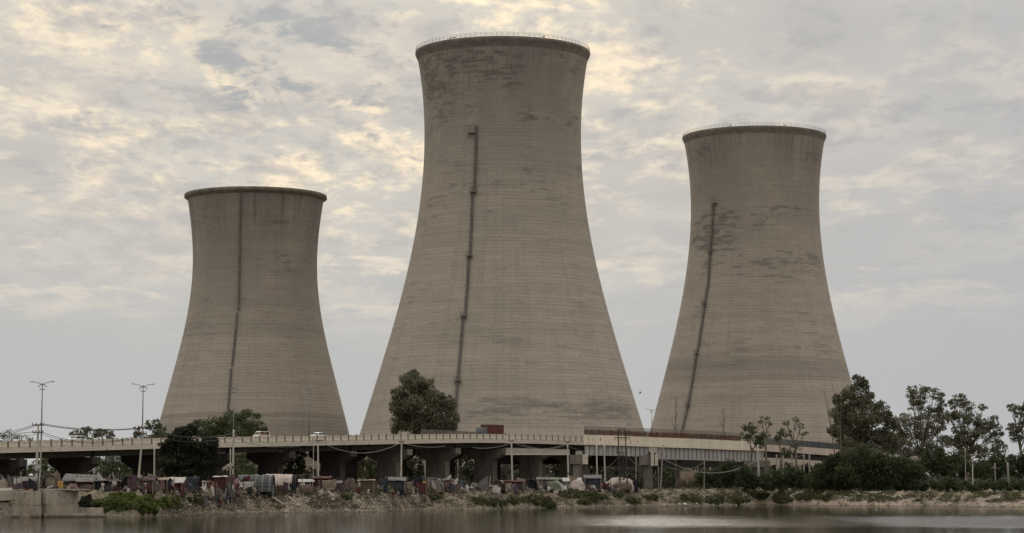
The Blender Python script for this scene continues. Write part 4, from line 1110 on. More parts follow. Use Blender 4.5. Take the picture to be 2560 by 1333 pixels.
upole('leftmost tall utility pole, leaning, with two stacked crossarms, behind the concrete wall', 89, 1223, 96, 1060, 322, 0.22, 0.13, arms=((3, 15, 1), (22, 13, 0)), collar=0.32)
upole('slimmer pale pole standing right against the leftmost crossarm pole', 97, 1223, 104, 1098, 324, 0.12, 0.09)
upole('leaning pale pole behind the green bank shrub, its crossarms before the second lamp post', 343, 1229, 358, 1066, 326, 0.17, 0.11, arms=((4, 12, 1), (18, 11, 0)), collar=0.22)
upole('pole in front of the near-black tree, left of its trunk', 385.5, 1229, 386, 1108, 328, 0.13, 0.10)
upole('pale pole rising to the parapet beside the dark red hut', 582, 1200, 584, 1074, 352, 0.17, 0.13, collar=0.4)
upole('thin short pole close left of the one by the dark red hut', 576, 1196, 576, 1122, 354, 0.09, 0.08)
upole('pale pole directly below the clear white car on the flyover', 795.5, 1212, 795, 1098, 372, 0.15, 0.12, arms=((4, 14, 1),))
upole('very thin pole just left of the one below the white car', 783, 1206, 784, 1100, 374, 0.06, 0.05)
upole('pale pole left of the crossed tan cloth, in front of the dark hollow', 1002.7, 1208, 1004, 1100, 392, 0.17, 0.12, arms=((5, 7, 1),))
upole('pale pole reaching down to the bank right of the patterned tent', 1147, 1222, 1143, 1096, 400, 0.20, 0.14, arms=((3, 8, 1),), collar=0.35)
upole('pale pole at the left end of the box girder', 1281.5, 1208, 1278.5, 1100, 410, 0.18, 0.13, arms=((3, 8, 1),))
upole('pale pole in front of the square concrete pier block', 1421.7, 1208, 1418.7, 1102, 416, 0.18, 0.13, arms=((4, 6, 1),), collar=0.35)
upole('pale pole left one of the pair right of the square pier block', 1494, 1204, 1491, 1110, 422, 0.17, 0.12)
upole('white-footed pale pole, right one of the pair right of the square pier block', 1514, 1224, 1510, 1108, 424, 0.17, 0.12)
upole('thin pale prop pole left one of two before the ragged pier', 1590, 1222, 1590, 1138, 434, 0.11, 0.10)
upole('thin pale prop pole right one of two before the ragged pier', 1612, 1222, 1613, 1138, 435, 0.11, 0.10)
upole('grey pole leaning right in front of the long steel girder', 1651, 1229, 1658, 1112, 438, 0.17, 0.11, M_polez)
upole('short thin grey post beside the foot of the leaning grey pole', 1647, 1229, 1646, 1166, 440, 0.09, 0.07, M_polez)
upole('thin grey pole standing in the green thicket under the girder end', 1760, 1228, 1761, 1152, 482, 0.10, 0.08, M_polez)
upole('tall pale pole standing alone at the bank edge before the pinkish ramp', 1898, 1224, 1894.5, 1112, 490, 0.24, 0.17, collar=0.3)
upole('tall thin pale pole on the bank between the two groups of big trees', 2281.5, 1229, 2280, 1126, 460, 0.14, 0.11, M_polez)
upole('short grey pole among the trees at the right, without arms', 2414, 1212, 2413, 1120, 505, 0.12, 0.10, M_polez)
upole('short pale pole with a small crossarm among the trees at the right', 2432, 1212, 2431, 1136, 500, 0.15, 0.13, M_pole, arms=((3, 6, 1), (22, 8, 0)))
upole('stubby concrete post near the right edge, left one', 2489, 1212, 2487, 1158, 500, 0.16, 0.14, M_polez, arms=((14, 9, 0),))
upole('stubby concrete post near the right edge, right one', 2522, 1212, 2519, 1156, 500, 0.24, 0.22, M_polez)
# dark twin-pole structure
FY = slope_pt(1560, 1226).y; POLEY[426] = FY
b0 = at(1550, 1224, FY); th = thing('twin_pole_frame', (b0.x, FY, GZ - .4), 'dark iron twin-pole frame joined by bars, standing before the rusty rebar', 'utility pole')
A0, A1, B0, B1 = at(1551, 1226, FY), at(1545, 1073, FY), at(1569, 1226, FY), at(1563, 1073, FY)
MB().tube([A0 - Vector((0, 0, .4)), A1], [0.15, 0.11], 6).build('leg', M_iron, th); MB().tube([B0 - Vector((0, 0, .4)), B1], [0.15, 0.11], 6).build('leg', M_iron, th)
for py, ex in ((1074, 2), (1094, 9), (1131, 5)):
    MB().beam(at(1545 - ex, py, FY - .2), at(1564 + ex, py, FY - .2), 0.12, 0.14).build('crossarm', M_iron, th)
mb = MB()
for px in (1537, 1544, 1552, 1560, 1567, 1573): mb.tube([at(px, 1094, FY - .2), at(px, 1101, FY - .2)], 0.08, 5)
mb.build('insulator', M_insul, th)
mb = MB(); q = random.Random(9)
for i in range(9):
    x0 = 1548 + i * 2.4; mb.tube([at(x0, 1135, FY - .4), at(x0 + q.uniform(-7, 7), 1165, FY - .6), at(x0 + q.uniform(-9, 9), 1200, FY - .8)], 0.05, 4)
mb.build('hanging_cable', M_wire, th)

def wire(label, p, q_, sag, mat=None, r=0.03, name='overhead_wire', n=16, group=None):
    p = Vector(p); q_ = Vector(q_); pts = []
    for i in range(n + 1):
        t_ = i / n; v_ = p.lerp(q_, t_); v_.z -= sag * 4 * t_ * (1 - t_); pts.append(v_)
    o = MB().tube(pts, r, 5).build(name, mat or M_wire, None, loc=p.lerp(q_, 0.5))
    return prop(o, label, 'wire', group)
def W_(px, py, Y):
    k_ = min(POLEY, key=lambda a: abs(a - Y))
    return at(px, py, (POLEY[k_] - 0.2) if abs(k_ - Y) < 1.6 else (POLEY[322] if Y < 330 else Y))
wire('top black wire from the left edge to the leftmost crossarm pole', W_(-60, 1090, 318), W_(90, 1061, 321.5), 0.35, r=0.04)
wire('second black wire from the left edge to the leftmost crossarm pole', W_(-60, 1098, 318), W_(92, 1064, 321.5), 0.3, r=0.035)
wire('lower black wire from the left edge to the lower crossarm', W_(-60, 1112, 318), W_(90, 1080, 321.5), -0.35, r=0.035)
wire('lowest black wire from the left edge to the leftmost crossarm pole', W_(-60, 1125, 318), W_(92, 1086, 321.5), -0.3, r=0.03)
wire('thick black bundled wire sagging between the two crossarm poles at the left', W_(100, 1061, 321.5), W_(352, 1071, 325.5), 0.50, r=0.055)
wire('thinner black wire just above the bundled one between the left crossarm poles', W_(104, 1059, 321.5), W_(354, 1069, 325.5), 0.50, r=0.03)
wire('black wire from the lower left crossarm dipping behind the parapet line', W_(104, 1080, 321.5), W_(354, 1086, 325.5), 1.25, r=0.035)
wire('lowest black wire sagging along the parapet at the left', W_(100, 1084, 321.5), W_(352, 1090, 325.5), 1.20, r=0.03)
wire('thick black wire from the second crossarm pole into the near-black tree', W_(362, 1070, 325.5), W_(584, 1083, 351.8), 1.0, r=0.05)
wire('black wire below the thick one running into the near-black tree', W_(362, 1086, 325.5), W_(584, 1092, 351.8), 0.9, r=0.035)
wire('dark wire drooping across the parapet between dark red hut pole and next', W_(586, 1088, 351.8), W_(795, 1100, 371.8), 1.0, M_wirel, r=0.03)
wire('second dark wire looping low across the parapet there', W_(586, 1094, 351.8), W_(795, 1104, 371.8), 1.3, M_wire, r=0.03)
wire('pale cable sagging from the pole below the white car to the next pole', W_(797, 1103, 371.8), W_(1003, 1106, 391.8), 1.9, M_wirel, r=0.04)
wire('pale cable sagging under the deck, ending at the pole right of the patterned tent', W_(1006, 1108, 391.8), W_(1143, 1106, 399.8), 0.95, M_wirel, r=0.04)
wire('pale cable sagging under the deck just left of the box girder', W_(1146, 1108, 399.8), W_(1278, 1108, 409.8), 1.15, M_wirel, r=0.045)
wire('pale cable sagging in front of the box girder', W_(1282, 1106, 409.8), W_(1418, 1108, 415.8), 1.2, M_wirel, r=0.035)
wire('second pale cable sagging in front of the box girder', W_(1300, 1108, 409.8), W_(1418, 1112, 415.8), 1.0, M_wirel, r=0.03)
wire('pale cable from the square pier block to the pair of poles', W_(1421, 1115, 415.8), W_(1510, 1122, 423.8), 0.9, M_wirel, r=0.03)
wire('pale cable hanging from the twin-pole frame towards the pair of poles', W_(1548, 1138, 425.6), W_(1514, 1168, 423.8), 0.5, M_wirel, r=0.04)
wire('pale cable hanging from the twin-pole frame to the thin prop poles', W_(1566, 1138, 425.6), W_(1612, 1168, 434.8), 0.6, M_wirel, r=0.04)
wire('pale cable rising from the thin prop poles to the leaning grey pole', W_(1612, 1168, 434.8), W_(1654, 1146, 437.8), 0.6, M_wirel, r=0.04)
wire('heavy pale cable sagging deeply from the leaning grey pole over the thicket', W_(1655, 1146, 437.8), W_(1895, 1150, 489.8), 3.0, M_wirel, r=0.07)
wire('thin cable from the leaning grey pole to the thin pole in the thicket', W_(1655, 1160, 437.8), W_(1760, 1156, 481.8), 1.4, M_wirel, r=0.03)
wire('pale cable rising from the tall lone pole into the ramp trees', W_(1895, 1150, 489.8), W_(2010, 1138, 500), 0.4, M_wirel, r=0.035)

# lamp posts on the flyover median: one built, the rest copied
def lamp_post():
    th = thing('street_lamp', (0, 0, 0), 'x', 'street lamp', 'twin-arm lamp posts along the flyover')
    H = 10.6
    MB().tube([(0, 0, 0), (0, 0, H * .5), (0, 0, H)], [0.13, 0.11, 0.085], 8).build('pole', M_lamp, th, smooth=True)
    MB().box((0, 0, 0.12), (0.4, 0.4, 0.24)).build('base_plate', M_lamp, th)
    for sx in (-1, 1):
        a = MB().tube([(0, 0, H - 0.25), (sx * 0.6, 0, H + 0.10), (sx * 1.15, 0, H + 0.26), (sx * 1.6, 0, H + 0.32)], [0.06, 0.055, 0.05, 0.04], 6).build('arm', M_lamp, th)
        MB().frame((sx * 1.78, 0, H + 0.34), Vector((1, 0, 0.05 * sx)).normalized(), Vector((0, 1, 0)), Vector((0, 0, 1)), 0.62, 0.26, 0.13).build('lamp_head', M_lamp, a)
        MB().tube([(0, 0, H + 0.05), (sx * 0.75, 0, H - 0.55)], [0.08, 0.07], 5).build('ornament', M_lamp, th)
    n = 12; mb = MB(); mb.tube([(0.5 * math.cos(2*math.pi*i/n), 0.5 * math.sin(2*math.pi*i/n), H - 0.95) for i in range(n + 1)], 0.055, 5, False)
    mb.beam((-.5, 0, H - .95), (.5, 0, H - .95), 0.05, 0.05); mb.build('ring', M_lamp, th)
    return th
LP = lamp_post(); lamps = [(101, 'leftmost lamp post on the flyover, against the sky', 955), (354, 'lamp post on the flyover beside the left foot of the left tower, against the sky', 961), (582, 'faint lamp post before the left tower, near its thin dark line', 965),
         (771, 'faint lamp post above the white car, in front of the left tower', 969), (1630, 'small lamp post in the sky gap between the middle and right towers', 1023)]
for i, (px, lab, pt) in enumerate(lamps):
    if px < 1500:
        best = None
        for k_ in range(4000):
            s_ = S0 + k_ * 0.06; p = E3(s_, DW / 2, SLAB_H + 0.12); x_ = 1280 + F * p.x / (p.y * cp)
            if best is None or abs(x_ - px) < best[0]: best = (abs(x_ - px), s_, p)
        p = best[2]
    else: p = at(px, 1106, 574)
    o = LP if i == 0 else copy_tree(LP)
    o.location = p; o['label'] = lab; o.rotation_euler = (0, 0, 0.25 if i % 2 else -0.1)
    Ht = at(px, pt, p.y).z - p.z; o.scale = (Ht / 10.9,) * 3

# ================================================================ VEHICLES
def paint(name, c, rough=0.35): return mottled(name, tuple(x * 0.92 for x in c), c, 1.2, rough, bump=0)
M_white = paint('white_car_paint', (0.72, 0.72, 0.70)); M_cream = paint('cream_van_paint', (0.62, 0.58, 0.46)); M_glass = paint('dark_car_glass', (0.03, 0.035, 0.04), 0.1)
M_tyre = paint('tyre_rubber', (0.03, 0.03, 0.03), 0.9); M_redt = paint('faded_red_truck_paint', (0.12, 0.042, 0.034), 0.8); M_grey = paint('dull_grey_paint', (0.12, 0.12, 0.12)); M_orange = paint('orange_panel', (0.40, 0.16, 0.05)); M_black = paint('black_frame', (0.02, 0.02, 0.02), 0.6)
def extr(prof, half, y_taper=0.0):
    """prof: list (x,z); extruded along y with a tumblehome"""
    pts = []; m = len(prof); zs = [p[1] for p in prof]; zm = max(zs); zn = min(zs)
    for sy in (-1, 1):
        for (x, z) in prof: pts.append((x, sy * (half - y_taper * max(0, (z - (zn + zm) * .5)) / (zm - zn) * 2), z))
    return pts, [tuple(range(m)), tuple(range(m, 2*m))[::-1]] + [(j, m + j, m + (j+1) % m, (j+1) % m) for j in range(m)]
def car(label, s_, off, kind, mat, rev=False, name='car', cat='car'):
    p = E3(s_, off, SLAB_H + 0.42); th = thing(name, (0, 0, 0), label, cat)
    if kind == 'sedan': L, Hh = 4.2, 1.5; body = [(-2.1, .35), (-2.1, .78), (-1.95, .95), (-1.1, 1.0), (1.2, 1.0), (2.0, .85), (2.1, .6), (2.1, .35)]; cab = [(-1.35, .98), (-1.0, 1.40), (-.6, 1.50), (.35, 1.50), (.7, 1.42), (1.3, .98)]
    elif kind == 'hatch': L, Hh = 3.6, 1.55; body = [(-1.8, .35), (-1.8, .9), (-1.7, 1.0), (1.0, 1.0), (1.7, .85), (1.8, .6), (1.8, .35)]; cab = [(-1.72, .98), (-1.55, 1.45), (-1.2, 1.55), (.25, 1.55), (.55, 1.46), (1.15, .98)]
    else: L, Hh = 3.7, 1.85; body = [(-1.85, .35), (-1.85, 1.1), (1.6, 1.1), (1.82, .95), (1.85, .35)]; cab = [(-1.83, 1.08), (-1.75, 1.75), (-1.55, 1.88), (.7, 1.88), (1.0, 1.78), (1.55, 1.08)]
    hw = 0.78
    MB().poly(*extr(body, hw)).build('body', mat, th)
    cb = MB().poly(*extr(cab, hw - 0.02, 0.12)).build('cabin', mat, th)
    x0 = cab[0][0] + .28; x1 = cab[-1][0] - .35; zt = cab[2][1] - 0.13; zb = cab[0][1] + 0.05
    for sy in (-1, 1):
        for (a, b) in ((x0, (x0 + x1) / 2 - .06), ((x0 + x1) / 2 + .06, x1)):
            MB().frame(((a + b) / 2, sy * (hw - 0.055), (zt + zb) / 2), Vector((1, 0, 0)), Vector((0, 1, sy * 0.12)).normalized(), Vector((0, 0, 1)), b - a - .02, 0.06, zt - zb).build('window', M_glass, cb)
    for (cx_, dx_) in ((cab[-1][0] - .28, 1), (cab[0][0] + .08, -1)):
        MB().frame((cx_, 0, (zt + zb) / 2), Vector((1, 0, -dx_ * -0.9)).normalized(), Vector((0, 1, 0)), Vector((-dx_ * 0.9, 0, 1)).normalized(), 0.05, 1.2, zt - zb).build('windscreen', M_glass, cb)
    for sx in (-L * .31, L * .31):
        for sy in (-1, 1):
            MB().tube([(sx, sy * (hw - .16), .31), (sx, sy * (hw + .02), .31)], 0.31, 14).build('wheel', M_tyre, th)
    for sy in (-.55, .55): MB().box((L / 2 - .02, sy, .72), (.08, .3, .16)).build('headlight', M_white, th)
    th.location = p; th.rotation_euler = (0, 0, ang_d + (math.pi if rev else 0))
    return th
def s_at(px, off):
    return min((abs(1280 + F * E3(S0 + k_ * .1, off).x / (E3(S0 + k_ * .1, off).y * cp) - px), S0 + k_ * .1) for k_ in range(2500))[1]
car('white car low behind the parapet beside the leftmost lamp post', s_at(190, 4.5), 4.5, 'hatch', M_white, True)
v_ = car('cream van with an orange window band on the flyover, before the hazy tree', s_at(652, 4.5), 4.5, 'van', M_cream, True, 'van', 'van')
MB().box((0.1, 0.80, 1.28), (1.3, .05, .34)).build('side_panel', M_orange, v_)
car('white car on the flyover below the faint lamp post, clear of the parapet', s_at(797, 4.5), 4.5, 'sedan', M_white, False)
# scooter
p = E3(s_at(843, 2.0), 2.0, SLAB_H + .39); th = thing('scooter', (0, 0, 0), 'small dark scooter just right of the clear white car on the flyover', 'scooter')
MB().poly(*extr([(-.7, .5), (-.6, .85), (-.1, .9), (.0, .55), (.35, .5), (.5, 1.0), (.62, 1.0), (.6, .35), (-.5, .35)], .14)).build('body', M_grey, th)
for sx in (-.55, .62): MB().tube([(sx, -.06, .26), (sx, .06, .26)], .26, 12).build('wheel', M_tyre, th)
MB().beam((.5, -.32, 1.08), (.5, .32, 1.08), .05, .05).build('handlebar', M_black, th); th.location = p; th.rotation_euler = (0, 0, ang_d)
# red truck
st = s_at(1225, 9.0); p = E3(st, 9.0, SLAB_H + .45); th = thing('truck', (0, 0, 0), 'rusty red box truck on the flyover with a dark grey cab, its roof edge pale', 'truck')
MB().box((0.9, 0, 2.15), (6.4, 2.3, 2.1)).build('cargo_box', M_redt, th)
for k_ in range(9): MB().box((-2.1 + k_ * .75, -1.18, 2.15), (.10, .06, 2.0)).build('rib', M_redt, bpy.data.objects[th.children[0].name])
MB().box((0.9, 0, 3.24), (6.45, 2.35, .09)).build('roof_edge', M_grey, th)
MB().poly(*extr([(-4.3, .7), (-4.35, 1.6), (-4.1, 2.5), (-2.6, 2.6), (-2.6, .7)], 1.1)).build('cab', M_grey, th)
MB().box((-0.4, 0, .85), (8.0, 1.0, .3)).build('chassis', M_black, th)
for sx in (-3.5, 1.6, 2.8):
    for sy in (-.95, .95): MB().tube([(sx, sy - .14, .5), (sx, sy + .14, .5)], .5, 14).build('wheel', M_tyre, th)
th.location = p; th.rotation_euler = (0, 0, ang_d); th.scale = (1.0, 1.0, 1.0)

# ================================================================ RETAINING WALL, SLABS, RUBBLE
M_wall = mottled('stained_retaining_wall', (0.25, 0.215, 0.17), (0.34, 0.295, 0.235), 0.30, 0.92, stretch=(1, 1, 0.6), c2=(0.17, 0.145, 0.115), t2=0.60, bump=0.12)
def _wall(t, b):
    x, y, z = t.sep(t.coord()); n1 = t.noise(t.xyz(x, y, z), 0.35, 5, 0.6); n2 = t.noise(t.xyz(x * 1.3, y, z * 0.35), 1.1, 5, 0.65); n3 = t.noise(t.xyz(x + 30.0, y, z), 0.8, 5, .6)
    c = t.mix(t.ss(n1, .35, .65), (.25, .215, .17), (.36, .315, .25)); c = t.mix(t.ss(n2, .48, .66) * .6, c, (.14, .12, .095)); c = t.mix(t.ss(n3, .52, .62) * t.ss(z, 2.2, 3.2) * .6, c, (.10, .088, .07))
    c = t.mix((1.0 - t.ss(z + (n1 - .5) * .3, .12, .40)) * .8, c, (.035, .03, .022)); t.put(b.inputs['Base Color'], c); b.inputs['Roughness'].default_value = .92; t.put(b.inputs['Normal'], t.bump(n3, .15, .06))
M_wall = material('stained_retaining_wall', _wall)
M_wallt = mottled('wall_coping', (0.30, 0.27, 0.22), (0.38, 0.34, 0.28), 0.6, 0.9)
def wallx(px, py=1293):
    P = on_z(px, py, 0.0)
    for _ in range(8):
        y_ = float(shore(P.x)); P = Vector(((px - 1280) / F * y_ * 1.0, y_, 0.0))
    return P
a = wallx(38); b = wallx(112); c_ = wallx(191); d = wallx(262)
th = thing('retaining_wall', (c_.x, c_.y, 0), 'stained concrete retaining wall rising from the water at the left, cracked down the middle', 'wall')
def wallseg(name, p, q_, z0, z1, dep, off, mat=M_wall, bat=0.0):
    p = Vector((p.x, p.y, 0)); q_ = Vector((q_.x, q_.y, 0)); dr = (q_ - p).normalized(); nn = Vector((-dr.y, dr.x, 0))
    P = []
    n = 10; mb = MB(); R_ = random.Random(int(p.x * 10) + int(z0 * 10))
    lo = [p.lerp(q_, i / n) + nn * (off + R_.uniform(-.03, .03)) for i in range(n + 1)]
    vs_ = []
    for i, v0 in enumerate(lo):
        jz = R_.uniform(-.04, .04)
        vs_ += [v0 + Vector((0, 0, z0)), v0 + nn * bat + Vector((0, 0, z1 + jz)), v0 + nn * (bat + dep) + Vector((0, 0, z1 + jz)), v0 + nn * dep + Vector((0, 0, z0))]
    fs = []
    for i in range(n):
        for j in range(4): fs.append((i*4 + j, (i+1)*4 + j, (i+1)*4 + (j+1) % 4, i*4 + (j+1) % 4))
    fs += [(0, 1, 2, 3), (n*4 + 3, n*4 + 2, n*4 + 1, n*4)]
    return mb.poly(vs_, fs).build(name, mat, th)
wallseg('wall_course', a, b, -0.6, 1.65, 1.6, -1.35); wallseg('wall_course', b.lerp(c_, 0.012), c_, -0.6, 1.80, 0.9, -0.95)
wallseg('wall_course', a.lerp(b, 0.10), b.lerp(a, 0.03), 1.68, 3.55, 1.5, -1.15); wallseg('wall_course', b, c_, 1.83, 3.62, 0.8, -0.80)
wallseg('footing', b, d, -0.6, 0.55, 1.2, -1.15); wallseg('wall_course', c_.lerp(d, .03), d, -0.6, 1.3, 0.8, -0.4)
wallseg('coping', a.lerp(b, .2), c_.lerp(d, .5), 3.66, 3.82, 1.5, -0.70, M_wallt)
# tilted slab and broken lumps at the left edge
def slab(name, label, pts_px, Y, thick, mat, cat='slab', depth=None, parent=None):
    Y = Y - 308.5 + on_z(20, 1294, 0).y - 1.2
    f_ = [at(px, py, Y) for px, py in pts_px]; m = len(f_); dep = depth or thick
    vs_ = f_ + [p + Vector((0.1, dep, 0.12 * dep)) for p in f_]
    fs = [tuple(range(m))[::-1], tuple(range(m, 2*m))] + [(j, (j+1) % m, m + (j+1) % m, m + j) for j in range(m)]
    o = MB().poly(vs_, fs).build(name, mat, parent, loc=None if parent else f_[0])
    if not parent: prop(o, label, cat)
    return o
slab('concrete_slab', 'big pale tilted concrete slab jutting in from the left edge above broken lumps', [(-40, 1228), (58, 1224), (60, 1229), (55, 1244), (48, 1248), (30, 1250), (-40, 1256)], 308.5, 3, M_wallt, depth=3.0)
M_rubb = mottled('broken_concrete', (0.20, 0.18, 0.15), (0.31, 0.28, 0.23), 1.2, 0.95, bump=0.6)
slab('concrete_slab', 'long broken concrete slab lying under the tilted slab', [(-30, 1256), (12, 1256), (58, 1266), (59, 1271), (50, 1275), (20, 1270), (-30, 1268)], 308.8, 1.5, M_rubb, depth=1.6)
slab('concrete_slab', 'angular concrete lump leaning on the pile at the left edge', [(4, 1270), (14, 1266), (34, 1272), (46, 1280), (40, 1287), (22, 1284), (8, 1278)], 308.2, 1.2, M_rubb, depth=1.3)
slab('concrete_slab', 'low broken concrete block at the water edge, far left', [(-30, 1282), (6, 1280), (20, 1287), (30, 1293), (26, 1298), (-30, 1300)], 307.4, 1.2, M_rubb, depth=1.5)
slab('concrete_slab', 'small dark block wedged between the far left slabs', [(-30, 1268), (2, 1268), (10, 1278), (4, 1284), (-30, 1284)], 309.0, 1.0, M_rubb, depth=1.2)

def rock_mesh(seed, mat, name='rock'):
    q = random.Random(seed); v, f = [], []
    import bmesh
    bm = bmesh.new(); bmesh.ops.create_icosphere(bm, subdivisions=1, radius=0.5)
    for p in bm.verts:
        p.co *= q.uniform(0.65, 1.15); p.co.z *= 0.65; p.co.x *= 1.15
    me = bpy.data.meshes.new(name); bm.to_mesh(me); bm.free(); me.materials.append(mat); return me
M_stone = mottled('pale_stone', (0.34, 0.305, 0.255), (0.46, 0.415, 0.35), 1.5, 0.95, bump=0.5)
M_stoned = mottled('grey_brown_stone', (0.17, 0.145, 0.115), (0.26, 0.225, 0.18), 1.5, 0.95, bump=0.5)
M_plast = mottled('dirty_white_plastic', (0.62, 0.60, 0.56), (0.78, 0.76, 0.72), 1.5, 0.6, bump=0.2)
rm = [rock_mesh(i, M_stone) for i in range(5)] + [rock_mesh(10 + i, M_stoned) for i in range(5)]
def put_rocks(n, rect, smin, smax, idxs, label, group, seed, name='rock', meshes=None):
    q = random.Random(seed)
    for i in range(n):
        px = q.uniform(rect[0], rect[1]); py = rect[2] + (rect[3] - rect[2]) * q.random() ** 0.8; P = slope_pt(px, py)
        me = (meshes or rm)[q.choice(idxs)]; o = bpy.data.objects.new(name, me); COL.objects.link(o)
        s_ = q.uniform(smin, smax); o.location = P + Vector((0, 0, s_ * 0.10)); o.scale = (s_ * q.uniform(.8, 1.5), s_, s_ * q.uniform(.6, 1.0)); o.rotation_euler = (q.uniform(-.4, .4), q.uniform(-.4, .4), q.uniform(0, 6.28))
        prop(o, label, 'rock', group)
put_rocks(70, (440, 690, 1236, 1284), 0.35, 0.8, (0, 1, 2, 3, 4), 'pale stone among the rubble between the big shrub and the slanting beams', 'pale stones on the left rubble slope', 1)
put_rocks(70, (740, 945, 1232, 1280), 0.35, 0.8, (0, 1, 2, 3, 4, 5, 6), 'stone on the littered slope right of the slanting beams', 'stones on the middle rubble slope', 2)
put_rocks(60, (430, 960, 1234, 1284), 0.45, 1.0, (5, 6, 7, 8, 9), 'grey-brown stone of the rubble slope below the huts', 'grey-brown stones on the rubble slope', 3)
put_rocks(45, (960, 1640, 1228, 1272), 0.35, 0.85, (0, 2, 5, 7, 8), 'scattered stone on the weedy slope in the middle', 'stones on the weedy middle slope', 4)
put_rocks(60, (1640, 2560, 1238, 1266), 0.4, 1.1, (0, 1, 2, 5, 6), 'stone in the broken clay bank at the right', 'stones in the right bank', 5)
# loose rubble too small to count
q = random.Random(77); mb = MB()
V0 = np.array([(1, 0, 0), (-1, 0, 0), (0, 1, 0), (0, -1, 0), (0, 0, .8), (0, 0, -.8)], float); F0 = [(0, 2, 4), (2, 1, 4), (1, 3, 4), (3, 0, 4), (2, 0, 5), (1, 2, 5), (3, 1, 5), (0, 3, 5)]
def rubble(n, x0, x1, vmax, smin, smax, mat, label, seed, name='rubble', flat=1.0, cat='rubble'):
    R = np.random.default_rng(seed); vs_ = []; fs = []
    for i in range(n):
        x = R.uniform(x0, x1); v = abs(R.normal(0.45, 0.3)) * vmax; y = float(shore(x)) + v + 0.05
        z = ground_z(x, y); s_ = R.uniform(smin, smax); an = R.uniform(0, 6.28); ca, sa = math.cos(an), math.sin(an)
        pts = V0 * R.uniform(0.6, 1.3, (6, 1)) * s_; pts[:, 2] *= flat; X = pts[:, 0] * ca - pts[:, 1] * sa + x; Y = pts[:, 0] * sa + pts[:, 1] * ca + y; Z = pts[:, 2] + z + s_ * .1
        i0 = 6 * i; vs_.append(np.stack([X, Y, Z], 1)); fs += [(a + i0, b + i0, c + i0) for a, b, c in F0]
    return prop(np_mesh(name, np.concatenate(vs_), np.array(fs), mat, None), label, cat, kind='stuff')
rubble(1500, -49, -20, 7.5, 0.05, 0.22, M_stone, 'loose pale rubble and chips covering the left slope', 1)
rubble(3600, -49, -14, 8.0, 0.05, 0.24, M_stoned, 'loose grey-brown rubble covering the left slope', 2)
rubble(4200, -14, 45, 7.5, 0.06, 0.27, M_stoned, 'loose clods and stones on the middle slope', 3)
rubble(2600, 40, 108, 5.0, 0.06, 0.30, M_stone, 'loose clods and stones along the right bank', 4)
rubble(420, -49, -14, 8.0, 0.07, 0.24, M_plast, 'scraps of white plastic litter on the left slope', 5, 'litter', 0.35, 'litter')
rubble(260, -14, 60, 7.0, 0.06, 0.20, M_plast, 'scraps of white litter on the middle slope', 6, 'litter', 0.35, 'litter')
def grass(n, x0, x1, mat, label, seed, vmax=7.0, h=0.30):
    R = np.random.default_rng(seed); P = []
    k_ = n // 14
    for i in range(k_):
        x = R.uniform(x0, x1); v = R.uniform(0.12, 1.1) * float(slopew(x)); y = float(shore(x)) + v
        if mnoise.noise(Vector((x / 4.0, y / 2.0, 5.0))) < -0.08: continue
        z = ground_z(x, y); d = R.normal(0, 0.35, (14, 2)); P.append(np.stack([x + d[:, 0], y + d[:, 1], np.full(14, z) + R.uniform(-.03, .2, 14)], 1))
    P = np.concatenate(P); m = len(P); a = R.normal(size=(m, 3)) * .5; a[:, 2] = 1; a /= np.linalg.norm(a, axis=1)[:, None]
    b = np.cross(a, R.normal(size=(m, 3))); b /= np.linalg.norm(b, axis=1)[:, None]; s_ = (h * R.uniform(.4, 1.1, m))[:, None]
    vs_ = np.stack([P - b * s_ * .18, P + b * s_ * .18, P + a * s_ * .9 + b * s_ * .10, P + a * s_ * .8 - b * s_ * .2], 1).reshape(-1, 3)
    return prop(np_mesh('grass', vs_, np.arange(4 * m).reshape(m, 4), mat, None, attr=np.repeat(R.uniform(0, 1, m), 4)), label, 'grass', kind='stuff')
L_grass = leafmat('dusty_grass', (0.075, 0.078, 0.038), (0.15, 0.14, 0.075), (0.22, 0.19, 0.11))
grass(12000, -49, -14, L_grass, 'dusty green weeds between the rubble on the left slope', 8)
grass(15000, -49, -14, L_brown, 'dry brown grass between the rubble on the left slope', 1)
grass(20000, -14, 50, L_grass, 'dusty green grass on the middle slope', 2)
grass(30000, 45, 108, L_grass, 'grass topping the right bank', 3, h=0.38)
# white bags at the waterline, right of centre
for i, (px, py, w_, lab) in enumerate([(1698, 1262, 10, 'squarish white bag at the waterline, left one of the pair'), (1712, 1262, 11, 'rounded white bag at the waterline, right one of the pair'), (1658, 1263, 4, 'tiny white bag at the waterline left of the pair'), (1739, 1261, 9, 'flat pale bag at the waterline right of the pair'),
     (1984, 1254, 7, 'white bag on the bank below the crest, left of the sandy strip'), (1752, 1236, 5, 'small white bag on the bank above the pair at the waterline'), (1206, 1271, 5, 'white bag at the tip of the bare sand patch'), (1438, 1262, 7, 'white bag at the water below the small weeds'),
     (904, 1248, 9, 'white sack standing out on the littered slope, upper one'), (931, 1267, 9, 'yellowish white sack low on the littered slope'), (787, 1254, 14, 'flattened white sheet of plastic on the littered slope'), (714, 1246, 7, 'white bottle-like bag between the slanting beams'), (1548, 1271, 6, 'pale bag at the foot of the smooth earth slope')]):
    P = slope_pt(px, py); s_ = w_ / F * P.y; o = bpy.data.objects.new('plastic_bag', rock_mesh(300 + i, M_plast, 'plastic_bag')); COL.objects.link(o)
    o.location = P + Vector((0, -0.1, s_ * .15)); o.scale = (s_, s_ * .8, s_ * .9 if i < 2 else s_ * .7); prop(o, lab, 'bag')
